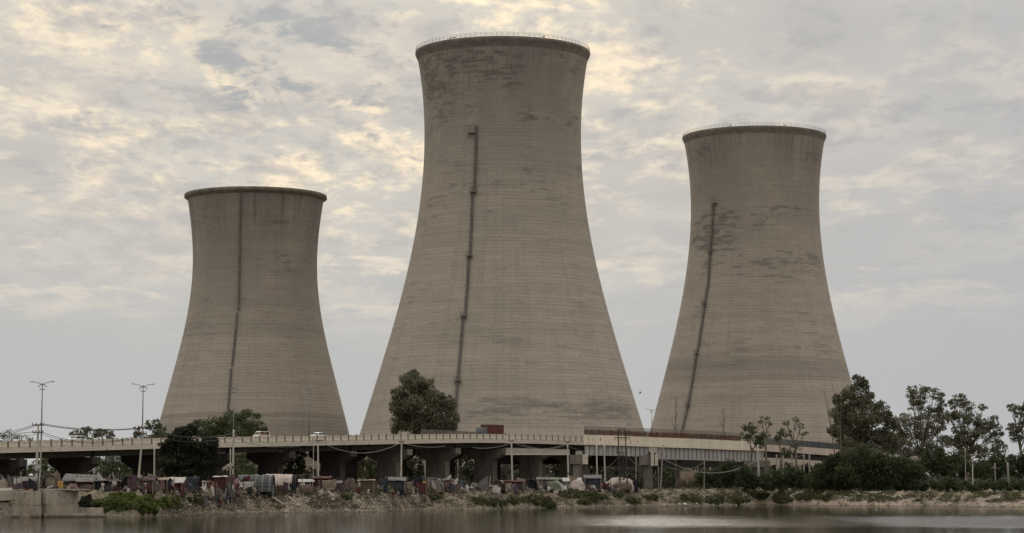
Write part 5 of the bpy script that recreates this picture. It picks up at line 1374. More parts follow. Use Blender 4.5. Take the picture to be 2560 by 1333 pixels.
# slanting beams
for lab, x0, y0, x1, y1 in (('pale concrete beam slanting down to the water, left one of two', 676, 1242, 736, 1281), ('pale concrete beam slanting down to the water, right one of two', 722, 1247, 773, 1281), ('short pale plank lying on the slope below the tan hanging cloth', 813, 1225, 836, 1243)):
    A, B = slope_pt(x0, y0) + Vector((0, -.3, 0)), slope_pt(x1, y1) + Vector((0, -.5, 0)); o = MB().beam(A + Vector((0, 0, .30)), B + Vector((0, 0, .10)), 0.42 if 'beam' in lab else .28, 0.28).build('concrete_beam' if 'beam' in lab else 'plank', M_con, None, loc=A); prop(o, lab, 'beam')

# smooth packed-earth apron left of the beams
gp = []; nn_ = 10
for j in range(nn_ + 1):
    for i in range(nn_ + 1):
        u_, w_ = i / nn_, j / nn_; px = (636 + 42 * u_) * (1 - w_) + (672 + 58 * u_) * w_; py = (1234 + 7 * u_) * (1 - w_) + (1277 + 4 * u_) * w_
        P = slope_pt(px, py); gp.append(P + Vector((0, -.25, .22 + .05 * mnoise.noise(P))))
M_apron = mottled('packed_brown_earth', (.20, .155, .105), (.27, .215, .15), .8, .95, bump=.4)
b0 = len(gp); gp += [p_ - Vector((0, 0, .35)) for p_ in gp]; fs = []
for j in range(nn_):
    for i in range(nn_):
        q0 = j * (nn_ + 1) + i; fs.append((q0, q0 + nn_ + 1, q0 + nn_ + 2, q0 + 1))
rim = list(range(nn_ + 1)) + [j * (nn_ + 1) + nn_ for j in range(1, nn_ + 1)] + [nn_ * (nn_ + 1) + i for i in range(nn_ - 1, -1, -1)] + [j * (nn_ + 1) for j in range(nn_ - 1, 0, -1)]
fs += [(rim[k_], rim[(k_ + 1) % len(rim)], b0 + rim[(k_ + 1) % len(rim)], b0 + rim[k_]) for k_ in range(len(rim))]
prop(MB().poly(gp, fs).build('earth_ramp', M_apron, None, smooth=False, loc=gp[0]), 'smooth brown earth ramp sloping to the water left of the slanting beams', 'ramp')

# ================================================================ HUTS AND CLOTHS
def cloth(name, c0, c1, c2=None, rough=0.9, sc_=1.3): return mottled(name, c0, c1, sc_, rough, c2=c2, t2=0.58, bump=0.5)
C = dict(
 tan=cloth('tan_cloth', (0.173, 0.137, 0.101), (0.244, 0.200, 0.148)), purple=cloth('purple_brown_cloth', (0.054, 0.032, 0.040), (0.089, 0.056, 0.063)), red=cloth('dark_red_cloth', (0.050, 0.016, 0.014), (0.089, 0.030, 0.026)),
 yellow=cloth('ochre_yellow_cloth', (0.302, 0.180, 0.058), (0.385, 0.244, 0.089)), grey=cloth('grey_tarp', (0.094, 0.086, 0.083), (0.148, 0.141, 0.133)), black=cloth('black_tarp', (0.009, 0.009, 0.010), (0.022, 0.022, 0.024)),
 white=cloth('dirty_white_tarp', (0.346, 0.324, 0.295), (0.459, 0.437, 0.400), (0.222, 0.207, 0.185)), pink=cloth('pale_pink_sheet', (0.374, 0.302, 0.266), (0.459, 0.385, 0.340), (0.296, 0.237, 0.207)), blue=cloth('dark_blue_grey_cloth', (0.025, 0.029, 0.036), (0.052, 0.058, 0.067)),
 check=cloth('dark_checked_tarp', (0.032, 0.036, 0.036), (0.063, 0.067, 0.067), (0.126, 0.133, 0.130)), brown=cloth('brown_sacking', (0.072, 0.050, 0.036), (0.126, 0.092, 0.070)), green=cloth('grey_green_sack', (0.108, 0.115, 0.086), (0.155, 0.163, 0.126)),
 rose=cloth('faded_rose_cloth', (0.173, 0.101, 0.090), (0.244, 0.155, 0.141)), pattern=cloth('white_patterned_sheet', (0.302, 0.288, 0.274), (0.429, 0.414, 0.392), (0.133, 0.126, 0.126), sc_=3.0))
def _chk(t, b):
    x, y, z = t.sep(t.coord()); f1 = t.m('FRACT', x * 0.9); f2 = t.m('FRACT', z * 1.6 + y * 0.8)
    m_ = t.m('MAXIMUM', t.m('LESS_THAN', f1, 0.16), t.m('LESS_THAN', f2, 0.18) * 0.6)
    t.put(b.inputs['Base Color'], t.mix(m_ * 0.75, t.mix(t.noise(t.xyz(x, y, z), 1.2, 4), (.03, .033, .036), (.07, .075, .078)), (.20, .205, .20))); b.inputs['Roughness'].default_value = 0.85
C['check'] = material('dark_checked_tarp', _chk)
def gzat(px, Y): return ground_z(at(px, 1222, Y).x, Y)
def drape(name, mat, parent, pts, nx, ny, amp, seed, thick=0.05, loc=None):
    """pts: 4 corner world points a(top-left) b(top-right) c(bottom-right) d(bottom-left)"""
    a, b, c, d = [Vector(p) for p in pts]; vs_ = []; nrm = (b - a).cross(d - a).normalized()
    for j in range(ny + 1):
        for i in range(nx + 1):
            u_, w_ = i / nx, j / ny; p = a.lerp(b, u_).lerp(d.lerp(c, u_), w_)
            k_ = mnoise.noise(p * 1.1 + Vector((seed * 7.3, 0, 0))); k2 = mnoise.noise(Vector((u_ * nx * .7, w_ * 1.0, seed * 3.1)))
            vs_.append(p + nrm * (amp * (k_ + k2 * (.3 + w_))) + Vector((0, 0, amp * 0.5 * k2 * (1 if j in (0, ny) else .3))))
    n1 = len(vs_); vs_ += [p - nrm * thick for p in vs_]
    fs = []
    for j in range(ny):
        for i in range(nx):
            q0 = j * (nx + 1) + i; fs.append((q0, q0 + 1, q0 + nx + 2, q0 + nx + 1)); fs.append((n1 + q0 + nx + 1, n1 + q0 + nx + 2, n1 + q0 + 1, n1 + q0))
    rim = [i for i in range(nx + 1)] + [j * (nx + 1) + nx for j in range(1, ny + 1)] + [ny * (nx + 1) + i for i in range(nx - 1, -1, -1)] + [j * (nx + 1) for j in range(ny - 1, 0, -1)]
    for k_ in range(len(rim)): r0, r1_ = rim[k_], rim[(k_ + 1) % len(rim)]; fs.append((r1_, r0, n1 + r0, n1 + r1_))
    return MB().poly(vs_, fs).build(name, mat, parent, smooth=True, loc=loc)
def arch_tent(label, px0, px1, ytop, Y, depth, mat, endmat, seed, poles=2, n=10):
    Y = HY((px0 + px1) / 2, Y)
    a = at(px0, 1222, Y); b = at(px1, 1222, Y); g0 = ground_z((a.x + b.x) / 2, Y) - .1; h = at(px0, ytop, Y).z - g0; w2 = (b.x - a.x) / 2; cx_ = (a.x + b.x) / 2
    th = thing('tent', (cx_, Y, g0), label, 'tent'); vs_ = []; m = 9
    for j in range(m + 1):
        y = Y + depth * j / m
        for i in range(n + 1):
            an = math.pi * i / n; k_ = 1 + 0.05 * mnoise.noise(Vector((an * 2, y, seed)))
            sg = math.copysign(abs(math.cos(an)) ** .75, math.cos(an))
            vs_.append((cx_ - w2 * sg * k_, y, g0 + h * (math.sin(an) ** .7) * k_ * (1 + .05 * math.sin(j * 1.4))))
    fs = [(j * (n + 1) + i, j * (n + 1) + i + 1, (j + 1) * (n + 1) + i + 1, (j + 1) * (n + 1) + i) for j in range(m) for i in range(n)]
    MB().poly(vs_, fs).build('cover', mat, th, smooth=True)
    ins = [(cx_ + (x - cx_) * .93, y + .25, g0 + (z - g0) * .95) for x, y, z in vs_[:n + 1]]
    MB().poly(ins, [tuple(range(n + 1))]).build('end_sheet', endmat, th)
    for k_ in range(poles):
        y = Y - .04 + depth * .96 * k_ / max(1, poles - 1)
        MB().tube([(cx_ - w2 * 1.02 * math.copysign(abs(math.cos(math.pi * i / n)) ** .75, math.cos(math.pi * i / n)), y, g0 + h * 1.02 * math.sin(math.pi * i / n) ** .7) for i in range(n + 1)], .035, 5).build('hoop', M_iron, th)
    return th
def barrel(label, px0, px1, ytop, Y, depth, mat, seed, a0=0, a1=180, name='tent', cat='tent', ends=True, skewpx=0):
    # tunnel-shaped cover whose ridge runs along the bank; angle 0 is the back foot, 180 the front foot
    Y = HY((px0 + px1) / 2, 0) + 0.4; yc = Y + 2.0; a = at(px0, 1222, yc).x; b = at(px1, 1222, yc).x; g0 = ground_z((a + b) / 2, yc) - .15; h = at(px0, ytop, yc).z - g0
    nx, na = 14, 14; vs_ = []; sk = skewpx / F * yc
    for i in range(nx + 1):
        for j in range(na + 1):
            an = math.radians(a0 + (a1 - a0) * j / na); rag = (1 + .10 * mnoise.noise(Vector((i * 1.1, seed, 0)))) if (a1 < 179 and j == na) else 1
            an *= rag; k_ = 1 + 0.045 * mnoise.noise(Vector((i * .5, an * 2.0, seed * 3.0))) - .02 * math.sin(i * math.pi * .5)
            vs_.append((a + (b - a) * i / nx + sk * max(0, (an - 1.2)) / 1.2, yc + math.cos(an) * depth / 2 * k_, g0 + h * (max(0, math.sin(an)) ** .72) * k_))
    fs = [(i * (na + 1) + j, (i + 1) * (na + 1) + j, (i + 1) * (na + 1) + j + 1, i * (na + 1) + j + 1) for i in range(nx) for j in range(na)]
    n1 = len(vs_); vs2 = vs_ + [(x, yc + (y - yc) * .985, g0 + (z - g0) * .985) for x, y, z in vs_]; fs2 = fs + [tuple(n1 + q for q in f[::-1]) for f in fs]
    if not ends: return prop(MB().poly(vs2, fs2).build(name, mat, None, smooth=True, loc=(a, yc, g0)), label, cat)
    th = thing(name, ((a + b) / 2, yc, g0), label, cat); MB().poly(vs2, fs2).build('cover', mat, th, smooth=True)
    for i, dx_ in ((0, .25), (nx, -.25)):
        MB().poly([(x + dx_, yc + (y - yc) * .96, g0 + (z - g0) * .96) for x, y, z in vs_[i * (na + 1):(i + 1) * (na + 1)]], [tuple(range(na + 1))]).build('end_sheet', C['black'], th)  # black sheet stands in for the dark inside of an open end
    for i in (0, 7, 14): MB().tube(vs_[i * (na + 1):(i + 1) * (na + 1)], .04, 5).build('hoop', M_iron, th)
    return th
def hut(label, px0, px1, ytop, Y, depth, wall, roof, seed, pitch=0.35, door=None, over=0.25, name='hut', legs=True, lift=0.0):
    Y = HY((px0 + px1) / 2, Y)
    a = at(px0, 1222, Y); b = at(px1, 1222, Y); g0 = ground_z((a.x + b.x) / 2, Y) - .1; zt = at(px0, ytop, Y).z; h = zt - g0; q = random.Random(seed)
    th = thing(name, ((a.x + b.x) / 2, Y, g0), label, 'hut')
    x0, x1 = a.x, b.x; hw = h * (1 - pitch * .5)
    drape('wall', wall, th, [(x0, Y, g0 + hw), (x1, Y, g0 + hw), (x1, Y, g0 + lift), (x0, Y, g0 + lift)], 8, 4, .10, seed)
    drape('wall', wall, th, [(x1, Y, g0 + hw), (x1, Y + depth, g0 + hw), (x1, Y + depth, g0), (x1, Y, g0)], 4, 4, .08, seed + 1)
    drape('wall', wall, th, [(x0, Y + depth, g0 + hw), (x0, Y, g0 + hw), (x0, Y, g0), (x0, Y + depth, g0)], 4, 4, .08, seed + 2)
    drape('roof', roof, th, [(x0 - over, Y + depth * .55, zt + .02), (x1 + over, Y + depth * .55, zt + q.uniform(-.1, .1)), (x1 + over, Y - over - .1, g0 + hw - .02), (x0 - over, Y - over - .1, g0 + hw + .03)], 10, 5, .11, seed + 3)
    drape('roof', roof, th, [(x1 + over, Y + depth * .55, zt), (x0 - over, Y + depth * .55, zt), (x0 - over, Y + depth + over, g0 + hw), (x1 + over, Y + depth + over, g0 + hw)], 8, 4, .10, seed + 4)
    if door:
        dx0, dx1, dm = door; p = at(dx0, 1222, Y).x; r_ = at(dx1, 1222, Y).x
        drape('door_cloth', dm, th, [(p, Y - .18, g0 + hw * .96), (r_, Y - .18, g0 + hw * .96), (r_, Y - .2, g0 + .1), (p, Y - .2, g0 + .1)], 5, 5, .06, seed + 5)
    if legs:
        for x in (x0, x1): MB().tube([(x, Y - .3, g0 - .2), (x, Y - .3, g0 + hw + .05)], .05, 5).build('post', M_polez, th)
    return th
def heap(label, px0, px1, ytop, Y, mat, seed, name='cloth_heap', cat='cloth', base=None, lean=0.0):
    Y = HY((px0 + px1) / 2, Y)
    a = at(px0, 1222, Y); b = at(px1, 1222, Y); g0 = (ground_z((a.x + b.x) / 2, Y) if base is None else base) - .15; h = at(px0, ytop, Y).z - g0; w2 = (b.x - a.x) / 2; cx_ = (a.x + b.x) / 2
    import bmesh
    bm = bmesh.new(); bmesh.ops.create_icosphere(bm, subdivisions=3, radius=1.0)
    for v in bm.verts:
        k_ = 1 + 0.30 * mnoise.noise(v.co * 1.6 + Vector((seed * 5.1, 0, 0))) + 0.10 * mnoise.noise(v.co * 5.0 + Vector((0, seed * 2.0, 0)))
        zz_ = max(0, v.co.z) ** .8 if v.co.z > 0 else 0
        v.co = Vector((v.co.x * w2 * k_ + lean * zz_, v.co.y * max(.5, w2 * .6) * k_, zz_ * h * k_))
    me = bpy.data.meshes.new(name); bm.to_mesh(me); bm.free(); me.materials.append(mat)
    o = bpy.data.objects.new(name, me); COL.objects.link(o); o.location = (cx_, Y, g0); ORG[o.name] = Vector((cx_, Y, g0)); return prop(o, label, cat)
def hanging(label, px0, py0, px1, py1, Y, mat, seed, amp=.10, name='hanging_cloth', skew=0, cat='cloth', back=0.0):
    Y = HY((px0 + px1) / 2, Y) - 0.15
    P = [at(px0, py0, Y + back), at(px1, py0, Y + back), at(px1 + skew, py1, Y), at(px0 + skew * .4, py1, Y)]
    return prop(drape(name, mat, None, P, 7, 6, amp, seed, loc=P[0]), label, cat)

H0 = 321.0
# loose camp clutter: rags, boxes and sticks too many to count
def clutter(n, mats, seed):
    R = random.Random(seed); mbs = [MB() for _ in mats]
    for i in range(n):
        px = R.uniform(-20, 1600); Y = HY(px, 0) + R.uniform(-1.2 if px > 430 else 0.3, 3.5); x = at(px, 1222, Y).x; z = ground_z(x, Y); k_ = R.randrange(len(mats)); s_ = R.uniform(.12, .40) if R.random() < .8 else R.uniform(.4, .75)
        t_ = R.random()
        a = Vector((R.uniform(-1, 1), R.uniform(-1, 1), R.uniform(-.4, .4))).normalized(); b = a.cross(Vector((0, 0, 1))).normalized(); c = a.cross(b)
        if t_ < .75: mbs[k_].frame((x, Y, z + s_ * .35), a, b, c, s_ * R.uniform(.8, 2.0), s_ * R.uniform(.5, 1.2), s_ * R.uniform(.5, 1.3))
        elif t_ < .9: mbs[k_].quad(Vector((x - s_, Y, z + s_ * R.uniform(1.5, 4))), Vector((x + s_ * R.uniform(.5, 1.5), Y, z + s_ * R.uniform(1.5, 4))), Vector((x + s_ * 1.2, Y - .3, z)), Vector((x - s_ * .8, Y - .2, z)))
        else: mbs[k_].beam((x, Y, z), (x + R.uniform(-.7, .7), Y + R.uniform(-.3, .3), z + R.uniform(1.0, 2.6)), .07, .07)
    for m_, mt, wd in zip(mbs, mats, ('brown', 'black', 'purple-brown', 'dirty white', 'grey', 'tan', 'dark red', 'blue-grey')): prop(m_.build('camp_clutter', mt, None), wd + ' rags, boxes and sticks scattered between the huts', 'clutter', kind='stuff')
clutter(2300, [C['brown'], C['black'], C['purple'], C['white'], C['grey'], C['tan'], C['red'], C['blue']], 4)
heap('heap of tan sacking at the far left edge of the camp', -25, 26, 1199, H0, C['tan'], 1)
hut('low purple-brown hut with a white edge cloth at the far left', 30, 86, 1192, H0 + 3, 3.5, C['purple'], C['black'], 2)
hanging('white cloth strip slung along the roof of the far left hut', 50, 1193, 86, 1203, H0 + 1.5, C['white'], 3, .15, skew=6)
heap('purple cloth heap in front of the far left hut', 30, 66, 1208, H0 - .5, C['purple'], 4)
heap('rose coloured bundle at the far left beside the tan sacking', 12, 34, 1203, H0 + 1, C['rose'], 5)
o = rock_mesh(900, M_plast, 'water_tank'); import bmesh as _bm
b_ = _bm.new(); _bm.ops.create_uvsphere(b_, u_segments=16, v_segments=10, radius=0.33)
for v in b_.verts: v.co.z *= 1.05
me = bpy.data.meshes.new('water_tank'); b_.to_mesh(me); b_.free(); me.materials.append(M_plast); me.polygons.foreach_set('use_smooth', [True] * len(me.polygons)); o = bpy.data.objects.new('water_tank', me); COL.objects.link(o); o.location = at(77.5, 1190.5, 309); prop(o, 'round white water tank perched above the far left hut', 'tank')
MB().tube([at(77.5, 1195, 309), (at(77.5, 1195, 309).x, 309, 3.4)], .06, 6).build('tank_stand', M_polez, o, loc=None).matrix_parent_inverse = Matrix.Translation(o.location).inverted()
arch_tent('black tent with a pointed dark opening beside the ochre cloth', 106, 142, 1188, H0 + 2, 4, C['black'], C['black'], 6)
hanging('ochre yellow cloth panel hanging at bank edge, brightest cloth at the left', 141, 1203, 158, 1224, H0 + .3, C['yellow'], 7, .04)
hut('large hut with sloping grey tarp roof and purple-brown walls, right of the ochre cloth', 158, 234, 1186, H0 + 2.5, 5, C['purple'], C['grey'], 8, 0.75)
hanging('crumpled white cloth thrown over the front edge of the grey tarp roof', 188, 1196, 230, 1205, H0 + 1.6, C['white'], 9, .16, skew=3)
heap('brown bundle leaning on the front of the large grey-roofed hut', 196, 236, 1210, H0 + .4, C['brown'], 10)
heap('rose and brown bundle against the middle of the large grey-roofed hut', 170, 196, 1208, H0 + .8, C['rose'], 110)
hut('low open shelter with a long dark grey roof left of the dark tent', 236, 304, 1199, H0 + 4, 4, C['black'], C['grey'], 11, .3)
heap('grey box-like bundle under the low open shelter', 236, 256, 1214, H0 + 2.5, C['white'], 12)
arch_tent('dark tent behind the bank shrub, between the low shelter and the leaning pole', 302, 341, 1192, H0 + 4, 4, C['black'], C['black'], 13)
hut('brown cloth-walled hut right of the leaning pole', 349, 383, 1192, H0 + 4, 2.5, C['brown'], C['purple'], 14, .5)
hut('hut with a tan hanging front below the near-black tree', 386, 418, 1196, H0 + 5, 3, C['black'], C['tan'], 15, .3, (400, 412, C['rose']))
hut('hut with a tented white-grey sheet roof below the near-black tree', 418, 456, 1194, H0 + 6, 3.5, C['red'], C['white'], 16, .8)
hanging('white sheet corner hanging from the white-roofed hut', 420, 1197, 438, 1218, H0 + 5.2, C['white'], 17, .12, skew=-3)
hanging('dark blue-grey cloth hanging in a wide fold left of the white sacks', 470, 1192, 500, 1230, H0 + 7, C['blue'], 18, .25, skew=-8)
heap('dark blue-grey heap under the hanging dark cloth', 452, 486, 1208, H0 + 7, C['blue'], 19)
heap('pair of white sacks lying at bank top', 492, 516, 1219, H0 + 8, C['white'], 20)
hut('small tan sacking booth left of the dark red hut', 508, 534, 1203, H0 + 12, 2, C['brown'], C['tan'], 21, .2, legs=False)
heap('upright white sack in front of the tan sacking booth', 525, 536, 1217, H0 + 9, C['white'], 22)
hut('tall dark red hut with a white top next to the pale pole', 535, 562, 1191, H0 + 12, 2.5, C['red'], C['white'], 23, .12, legs=False)
heap('oval grey-green sack standing right of the dark red hut', 562, 577, 1206, H0 + 11, C['green'], 24)
heap('rose cloth draped in a mound left of the white banner', 582, 604, 1198, H0 + 13, C['rose'], 25)
heap('dark bundle between the pale pole and the dark red hut top', 560, 592, 1188, H0 + 16, C['purple'], 26)
hanging('white banner with two dark marks hanging left of the checked tarp', 602, 1205, 636, 1226, H0 + 10.5, C['white'], 27, .05, skew=-4)
for i, (px, py) in enumerate(((613, 1214), (625, 1211))):
    pass
heap('square tan box-like bundle under the white banner', 621, 640, 1219, H0 + 9.8, C['tan'], 28)
big = barrel('long arched tent of dark checked tarp with grey stripes, largest tent of the camp', 596, 684, 1187, H0 + 13, 4.2, C['check'], 29)
hanging('dark checked tarp skirt falling down the bank from the largest tent', 632, 1192, 682, 1238, H0 + 10.5, C['check'], 30, .22, skew=4, back=2.5)
barrel('pale pink and white sheet laid over the big tent, left one', 655, 697, 1185.5, H0 + 13, 4.35, C['pink'], 31, 55, 166, 'draped_sheet', 'cloth', False, 10)
barrel('pale pink sheet laid over the tent ridge, right one with a ragged hem', 697, 732, 1186, H0 + 13, 4.35, C['pink'], 32, 55, 158, 'draped_sheet', 'cloth', False, 0)
barrel('dark low tent under the pale pink sheets', 686, 742, 1188, H0 + 13, 4.0, C['black'], 33)
hanging('small white cloth hanging below the left pink sheet', 675, 1222, 681, 1235, H0 + 9, C['white'], 34, .04)
hut('long low shelter with a pale slab roof right of the pink sheets', 738, 782, 1199, H0 + 24, 3, C['purple'], C['white'], 35, .5)
heap('brown brushwood heap below the pale slab roof', 736, 784, 1211, H0 + 20, C['brown'], 36)
hut('dark red hut left of the tan hanging cloth, below the pale pole', 784, 824, 1192, H0 + 26, 3, C['red'], C['red'], 37, .25)
hanging('tan ragged cloth hanging from the dark red hut, wide at the bottom', 805, 1201, 834, 1227, H0 + 22, C['tan'], 38, .18, skew=2)
heap('purple bundle with a white top right of the tan ragged cloth', 838, 860, 1207, H0 + 24, C['purple'], 39)
hanging('small white cloth on top of the purple bundle', 838, 1202, 856, 1208, H0 + 24.0, C['white'], 40, .08)
heap('dark brown mound between the purple bundle and the white post', 858, 894, 1197, H0 + 28, C['brown'], 41)
hut('brown walled hut with a white corner post under the central deck', 896, 934, 1200, H0 + 30, 3, C['brown'], C['tan'], 42, .2, (895, 901, C['white']))
hut('low dark hut with a pale roof edge beside the tall green weeds', 966, 1012, 1193, H0 + 38, 3.5, C['blue'], C['grey'], 43, .5)
hanging('crossed tan cloth spread left of the white patterned tent', 1010, 1206, 1030, 1226, H0 + 40, C['tan'], 44, .2)
heap('brown mound between the low dark hut and crossed tan cloth', 996, 1018, 1206, H0 + 40, C['brown'], 45)
arch_tent('white patterned arched tent with an ochre striped front', 1050, 1107, 1196, H0 + 48, 5, C['pattern'], C['tan'], 46, 2)
hanging('white patterned sheet sliding down the front of the arched tent', 1066, 1197, 1100, 1226, H0 + 46.5, C['pattern'], 47, .16, skew=5)
hanging('narrow ochre cloth at the mouth of the white patterned tent', 1057, 1203, 1065, 1226, H0 + 46.8, C['yellow'], 48, .03)
heap('grey-brown hut mound behind the white patterned tent', 1026, 1058, 1198, H0 + 56, C['grey'], 49)
hut('rose-brown hut touching the right side of the white patterned tent', 1102, 1130, 1198, H0 + 54, 3, C['rose'], C['brown'], 50, .25)
heap('upright white sack right of the pale pole, near the dark hollow', 1161, 1174, 1213, H0 + 62, C['white'], 51)
heap('grey cloth mound behind the upright white sack', 1145, 1162, 1200, H0 + 68, C['blue'], 52)
heap('white rag pile left of the brown hut with a white strap', 1204, 1220, 1208, H0 + 66, C['white'], 53)
heap('small rose rag pile beside the white rag pile', 1220, 1234, 1211, H0 + 66, C['rose'], 54)
heap('green and white bundle left of the pier under the deck', 1176, 1196, 1206, H0 + 74, C['green'], 55)
arch_tent('brown rounded hut with a white strap over its right side', 1228, 1258, 1201, H0 + 66, 4, C['brown'], C['brown'], 56)
hanging('white strap-like cloth over the brown rounded hut', 1248, 1201, 1257, 1228, H0 + 65.2, C['white'], 57, .05)
hut('dark maroon hut left of the dark tunnel tent', 1260, 1308, 1202, H0 + 72, 3, C['purple'], C['red'], 58, .2)
arch_tent('dark tunnel tent with a thin pale hoop at its mouth', 1310, 1344, 1198, H0 + 74, 6, C['grey'], C['black'], 59)
hut('long grey-brown tarp shelter in front of the square pier block', 1344, 1402, 1194, H0 + 80, 4, C['grey'], C['green'], 60, .35)
heap('grey-green rumpled tarp bulging from the long shelter', 1362, 1402, 1204, H0 + 76, C['green'], 61)
hut('rumpled off-white tarp shelter in front of the pale pole', 1402, 1452, 1196, H0 + 84, 4, C['white'], C['white'], 62, .6)
heap('crumpled rose and white tarp heap left of the grey awning', 1424, 1462, 1200, H0 + 82, C['pink'], 63)
hut('grey sheet awning on a white post, right of the crumpled heap', 1462, 1502, 1188, H0 + 88, 4, C['blue'], C['grey'], 64, .45)
heap('white bundle under the grey awning', 1476, 1490, 1213, H0 + 84, C['white'], 65)
heap('long crumpled pale pink tarp mound behind the twin-pole frame', 1508, 1588, 1193, H0 + 96, C['pink'], 66)
heap('brown and rose clutter in front of the long pink tarp mound', 1496, 1534, 1206, H0 + 92, C['rose'], 67)
heap('dark brown clutter at the right end of the camp', 1530, 1580, 1207, H0 + 92, C['brown'], 68)
# tan wall and pale buildings glimpsed below the deck
def block(label, px0, py0, px1, py1, Y, dep, mat, name='wall', cat='wall'):
    a = at(px0, py0, Y); b = at(px1, py1, Y); z0 = GZ - .3
    o = MB().box(((a.x + b.x) / 2, Y + dep / 2, (a.z + z0) / 2), (b.x - a.x, dep, a.z - z0)).build(name, mat, None, loc=((a.x + b.x) / 2, Y, z0)); return prop(o, label, cat)
M_tanw = mottled('tan_plaster', (.20, .155, .11), (.27, .21, .15), .5, .95, c2=(.12, .09, .065))
block('tan plastered wall below the steel girder, right of the leaning pole', 1700, 1178, 1745, 1222, 545, 3.0, M_tanw)
block('pale low building glimpsed under the box girder', 1338, 1158, 1372, 1200, 640, 8, M_beam, 'small_building', 'building')
block('grey low building glimpsed below the deck between piers left of centre', 1448, 1170, 1500, 1210, 640, 8, M_polez, 'small_building', 'building')

# ================================================================ PEOPLE
M_skin = paint('skin', (0.16, 0.09, 0.06), 0.6); M_shirt = [paint('pale_shirt_cloth', (.50, .47, .44), .9), paint('rust_red_shirt_cloth', (.16, .05, .035), .9), paint('brown_shawl_cloth', (.16, .10, .07), .9), paint('dull_blue_shirt_cloth', (.10, .12, .15), .9)]
M_trou = [paint('dark_trouser_cloth', (.03, .03, .035), .9), paint('white_trouser_cloth', (.52, .50, .46), .9)]; M_hair = paint('black_hair', (.012, .01, .01), .7)
def person(label, px, Y, h, shirt, trou, rz=0.0, arm=0.2, turban=None):
    Y = HY(px, Y)
    g0 = ground_z(at(px, 1222, Y).x, Y); th = thing('person', (at(px, 1222, Y).x, Y, g0), label, 'person'); k_ = h / 1.7; Rz = Matrix.Rotation(rz, 3, 'Z')
    def chain(name, J, E, mat):
        me = bpy.data.meshes.new(name); me.from_pydata([tuple(Rz @ (Vector(p[:3]) * k_)) for p in J], E, []); me.materials.append(mat)
        o = bpy.data.objects.new(name, me); COL.objects.link(o); o.parent = th
        md = o.modifiers.new('skin', 'SKIN'); sv = me.skin_vertices[0] if me.skin_vertices else None
        if not me.skin_vertices: me.attributes  # layer is made with the modifier
        return o, me, md
    # body built as one lofted surface from stacked rings joined through a remesh of tubes
    import bmesh
    mb = MB()
    mb.tube([Vector(p) * k_ for p in ((0, 0, .86), (0, 0, 1.0), (0, 0, 1.15), (0, 0, 1.32), (0, 0, 1.42), (0, 0, 1.47), (0, 0, 1.53), (0, .01, 1.60), (0, .01, 1.68), (0, .01, 1.71))], [r_ * k_ for r_ in (.15, .155, .15, .19, .16, .065, .07, .098, .08, .03)], 10)
    for sx in (-1, 1):
        mb.tube([Vector(p) * k_ for p in ((sx * .09, 0, .92), (sx * .10, -.02 * sx, .5), (sx * .11, .03 * sx, .09), (sx * .12, -.10 + .03 * sx, .04))], [r_ * k_ for r_ in (.10, .065, .045, .04)], 8)
        mb.tube([Vector(p) * k_ for p in ((sx * .17, 0, 1.38), (sx * (.22 + arm * .3), -.05, 1.10), (sx * (.20 + arm * .3), -.16 - arm * .3, .90 + arm * .3), (sx * (.20 + arm * .3), -.21 - arm * .3, .85 + arm * .3))], [r_ * k_ for r_ in (.062, .045, .035, .022)], 7)
    mb.v = [tuple(Rz @ Vector(p) + Vector(org(th))) for p in mb.v]
    bo = mb.build('body', M_skin, th, smooth=True)
    rm_ = bo.modifiers.new('fuse', 'REMESH'); rm_.mode = 'VOXEL'; rm_.voxel_size = 0.028; rm_.use_smooth_shade = True
    def shell(name, rings, mat, n=10):
        m2 = MB()
        for pts, rad in rings: m2.tube([Vector(p) * k_ for p in pts], [r_ * k_ for r_ in rad], n)
        m2.v = [tuple(Rz @ Vector(p) + Vector(org(th))) for p in m2.v]; m2.build(name, mat, th, smooth=True)
    shell('shirt', [(((0, 0, .80), (0, 0, 1.0), (0, 0, 1.15), (0, 0, 1.33), (0, 0, 1.44)), (.185, .175, .17, .21, .13)), *[(((sx * .17, 0, 1.39), (sx * (.22 + arm * .3), -.05, 1.10)), (.078, .062)) for sx in (-1, 1)]], shirt)
    shell('trousers', [(((sx * .085, 0, .90), (sx * .10, -.02 * sx, .5), (sx * .11, .03 * sx, .12)), (.115, .085, .07)) for sx in (-1, 1)], trou)
    shell('hair' if not turban else 'turban', [(((0, .025, 1.58), (0, .03, 1.66), (0, .02, 1.735)), (.095, .112, .05))], turban or M_hair)
    return th
person('person in a pale shirt and dark trousers standing right of the low open shelter', 286, H0 + 1.2, 1.65, M_shirt[0], M_trou[0], 0.4, .35)
person('person in rust-red top and white trousers standing right of the leaning pole', 363, H0 + 1.5, 1.7, M_shirt[1], M_trou[1], -0.3, .2, M_plast)
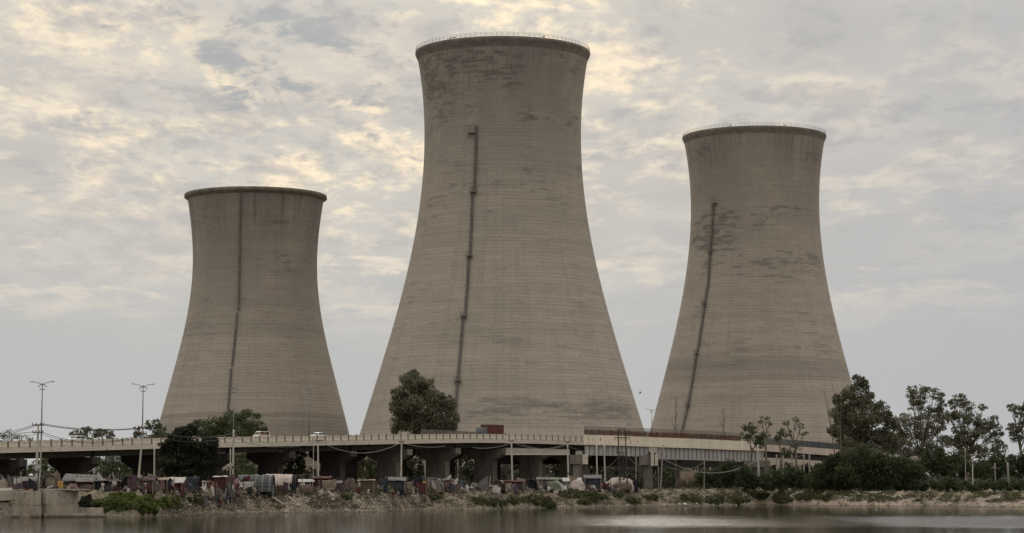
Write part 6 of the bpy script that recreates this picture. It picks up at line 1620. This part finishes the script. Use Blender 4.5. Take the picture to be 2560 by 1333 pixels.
person('person in a pale shirt bending by the low open shelter, left of the other', 257, H0 + 1.0, 1.5, M_shirt[0], M_trou[1], 0.9, .5)
person('person in a brown shawl standing against the pole right of the patterned tent', 1141, H0 + 60, 1.7, M_shirt[2], M_trou[0], 0.2, .1)
person('person in a dull blue shirt by the pale pole beside the central pier', 994, H0 + 66, 1.7, M_shirt[2], M_trou[0], 0.2, .1)
# flying bird in the gap between towers, small birds on the rims
M_bird = paint('dark_feathers', (.03, .028, .026), .8)
def bird(label, p, sc_, fly_=True, group=None):
    th = thing('bird', p, label, 'bird', group); p = Vector(p)
    MB().tube([p + Vector((-.28, 0, -.02)) * sc_, p + Vector((-.1, 0, 0)) * sc_, p + Vector((.12, 0, .03)) * sc_, p + Vector((.22, 0, .10)) * sc_, p + Vector((.30, 0, .09)) * sc_], [.02 * sc_, .08 * sc_, .09 * sc_, .06 * sc_, .012 * sc_], 8).build('body', M_bird, th, smooth=True)
    for sy in (-1, 1):
        e = 0.32 if fly_ else -0.02; y1 = 0.55 if fly_ else 0.09
        MB().poly([p + Vector(v) * sc_ for v in ((-.08, sy * .05, .03), (.12, sy * .05, .03), (.10, sy * y1 * .5, .04 + e * .7), (-.10, sy * y1 * .5, .03 + e * .7), (-.06, sy * y1, e), (.0, sy * y1, e + .02), (-.08, sy * .05, .05), (.12, sy * .05, .05))], [(0, 1, 2, 3), (3, 2, 5, 4), (6, 3, 2, 7)]).build('wing', M_bird, th)
    return th
bird('tiny dark bird flying in the sky gap between the middle and right towers', at(1600, 983, 480), 1.1)
for lab, T, px in (('bird perched on the middle tower rim, left of its centre, left one', TM, 1128), ('bird perched on the middle tower rim, left of its centre, right one', TM, 1138), ('bird perched alone on the middle tower rim, right of its centre', TM, 1357), ('bird perched on the right tower rim, left of its centre', TR, 1815), ('bird perched on the right tower rim, right of its centre', TR, 1949)):
    X = (px - 1280) / F * T.D / 1.0; sn = (X - T.X) / T.rrim; sn = max(-.99, min(.99, sn)); bird(lab, (T.X + T.rrim * sn, T.D - (T.rrim - .1) * math.sqrt(1 - sn * sn), T.ztop + .25), 1.9, False)
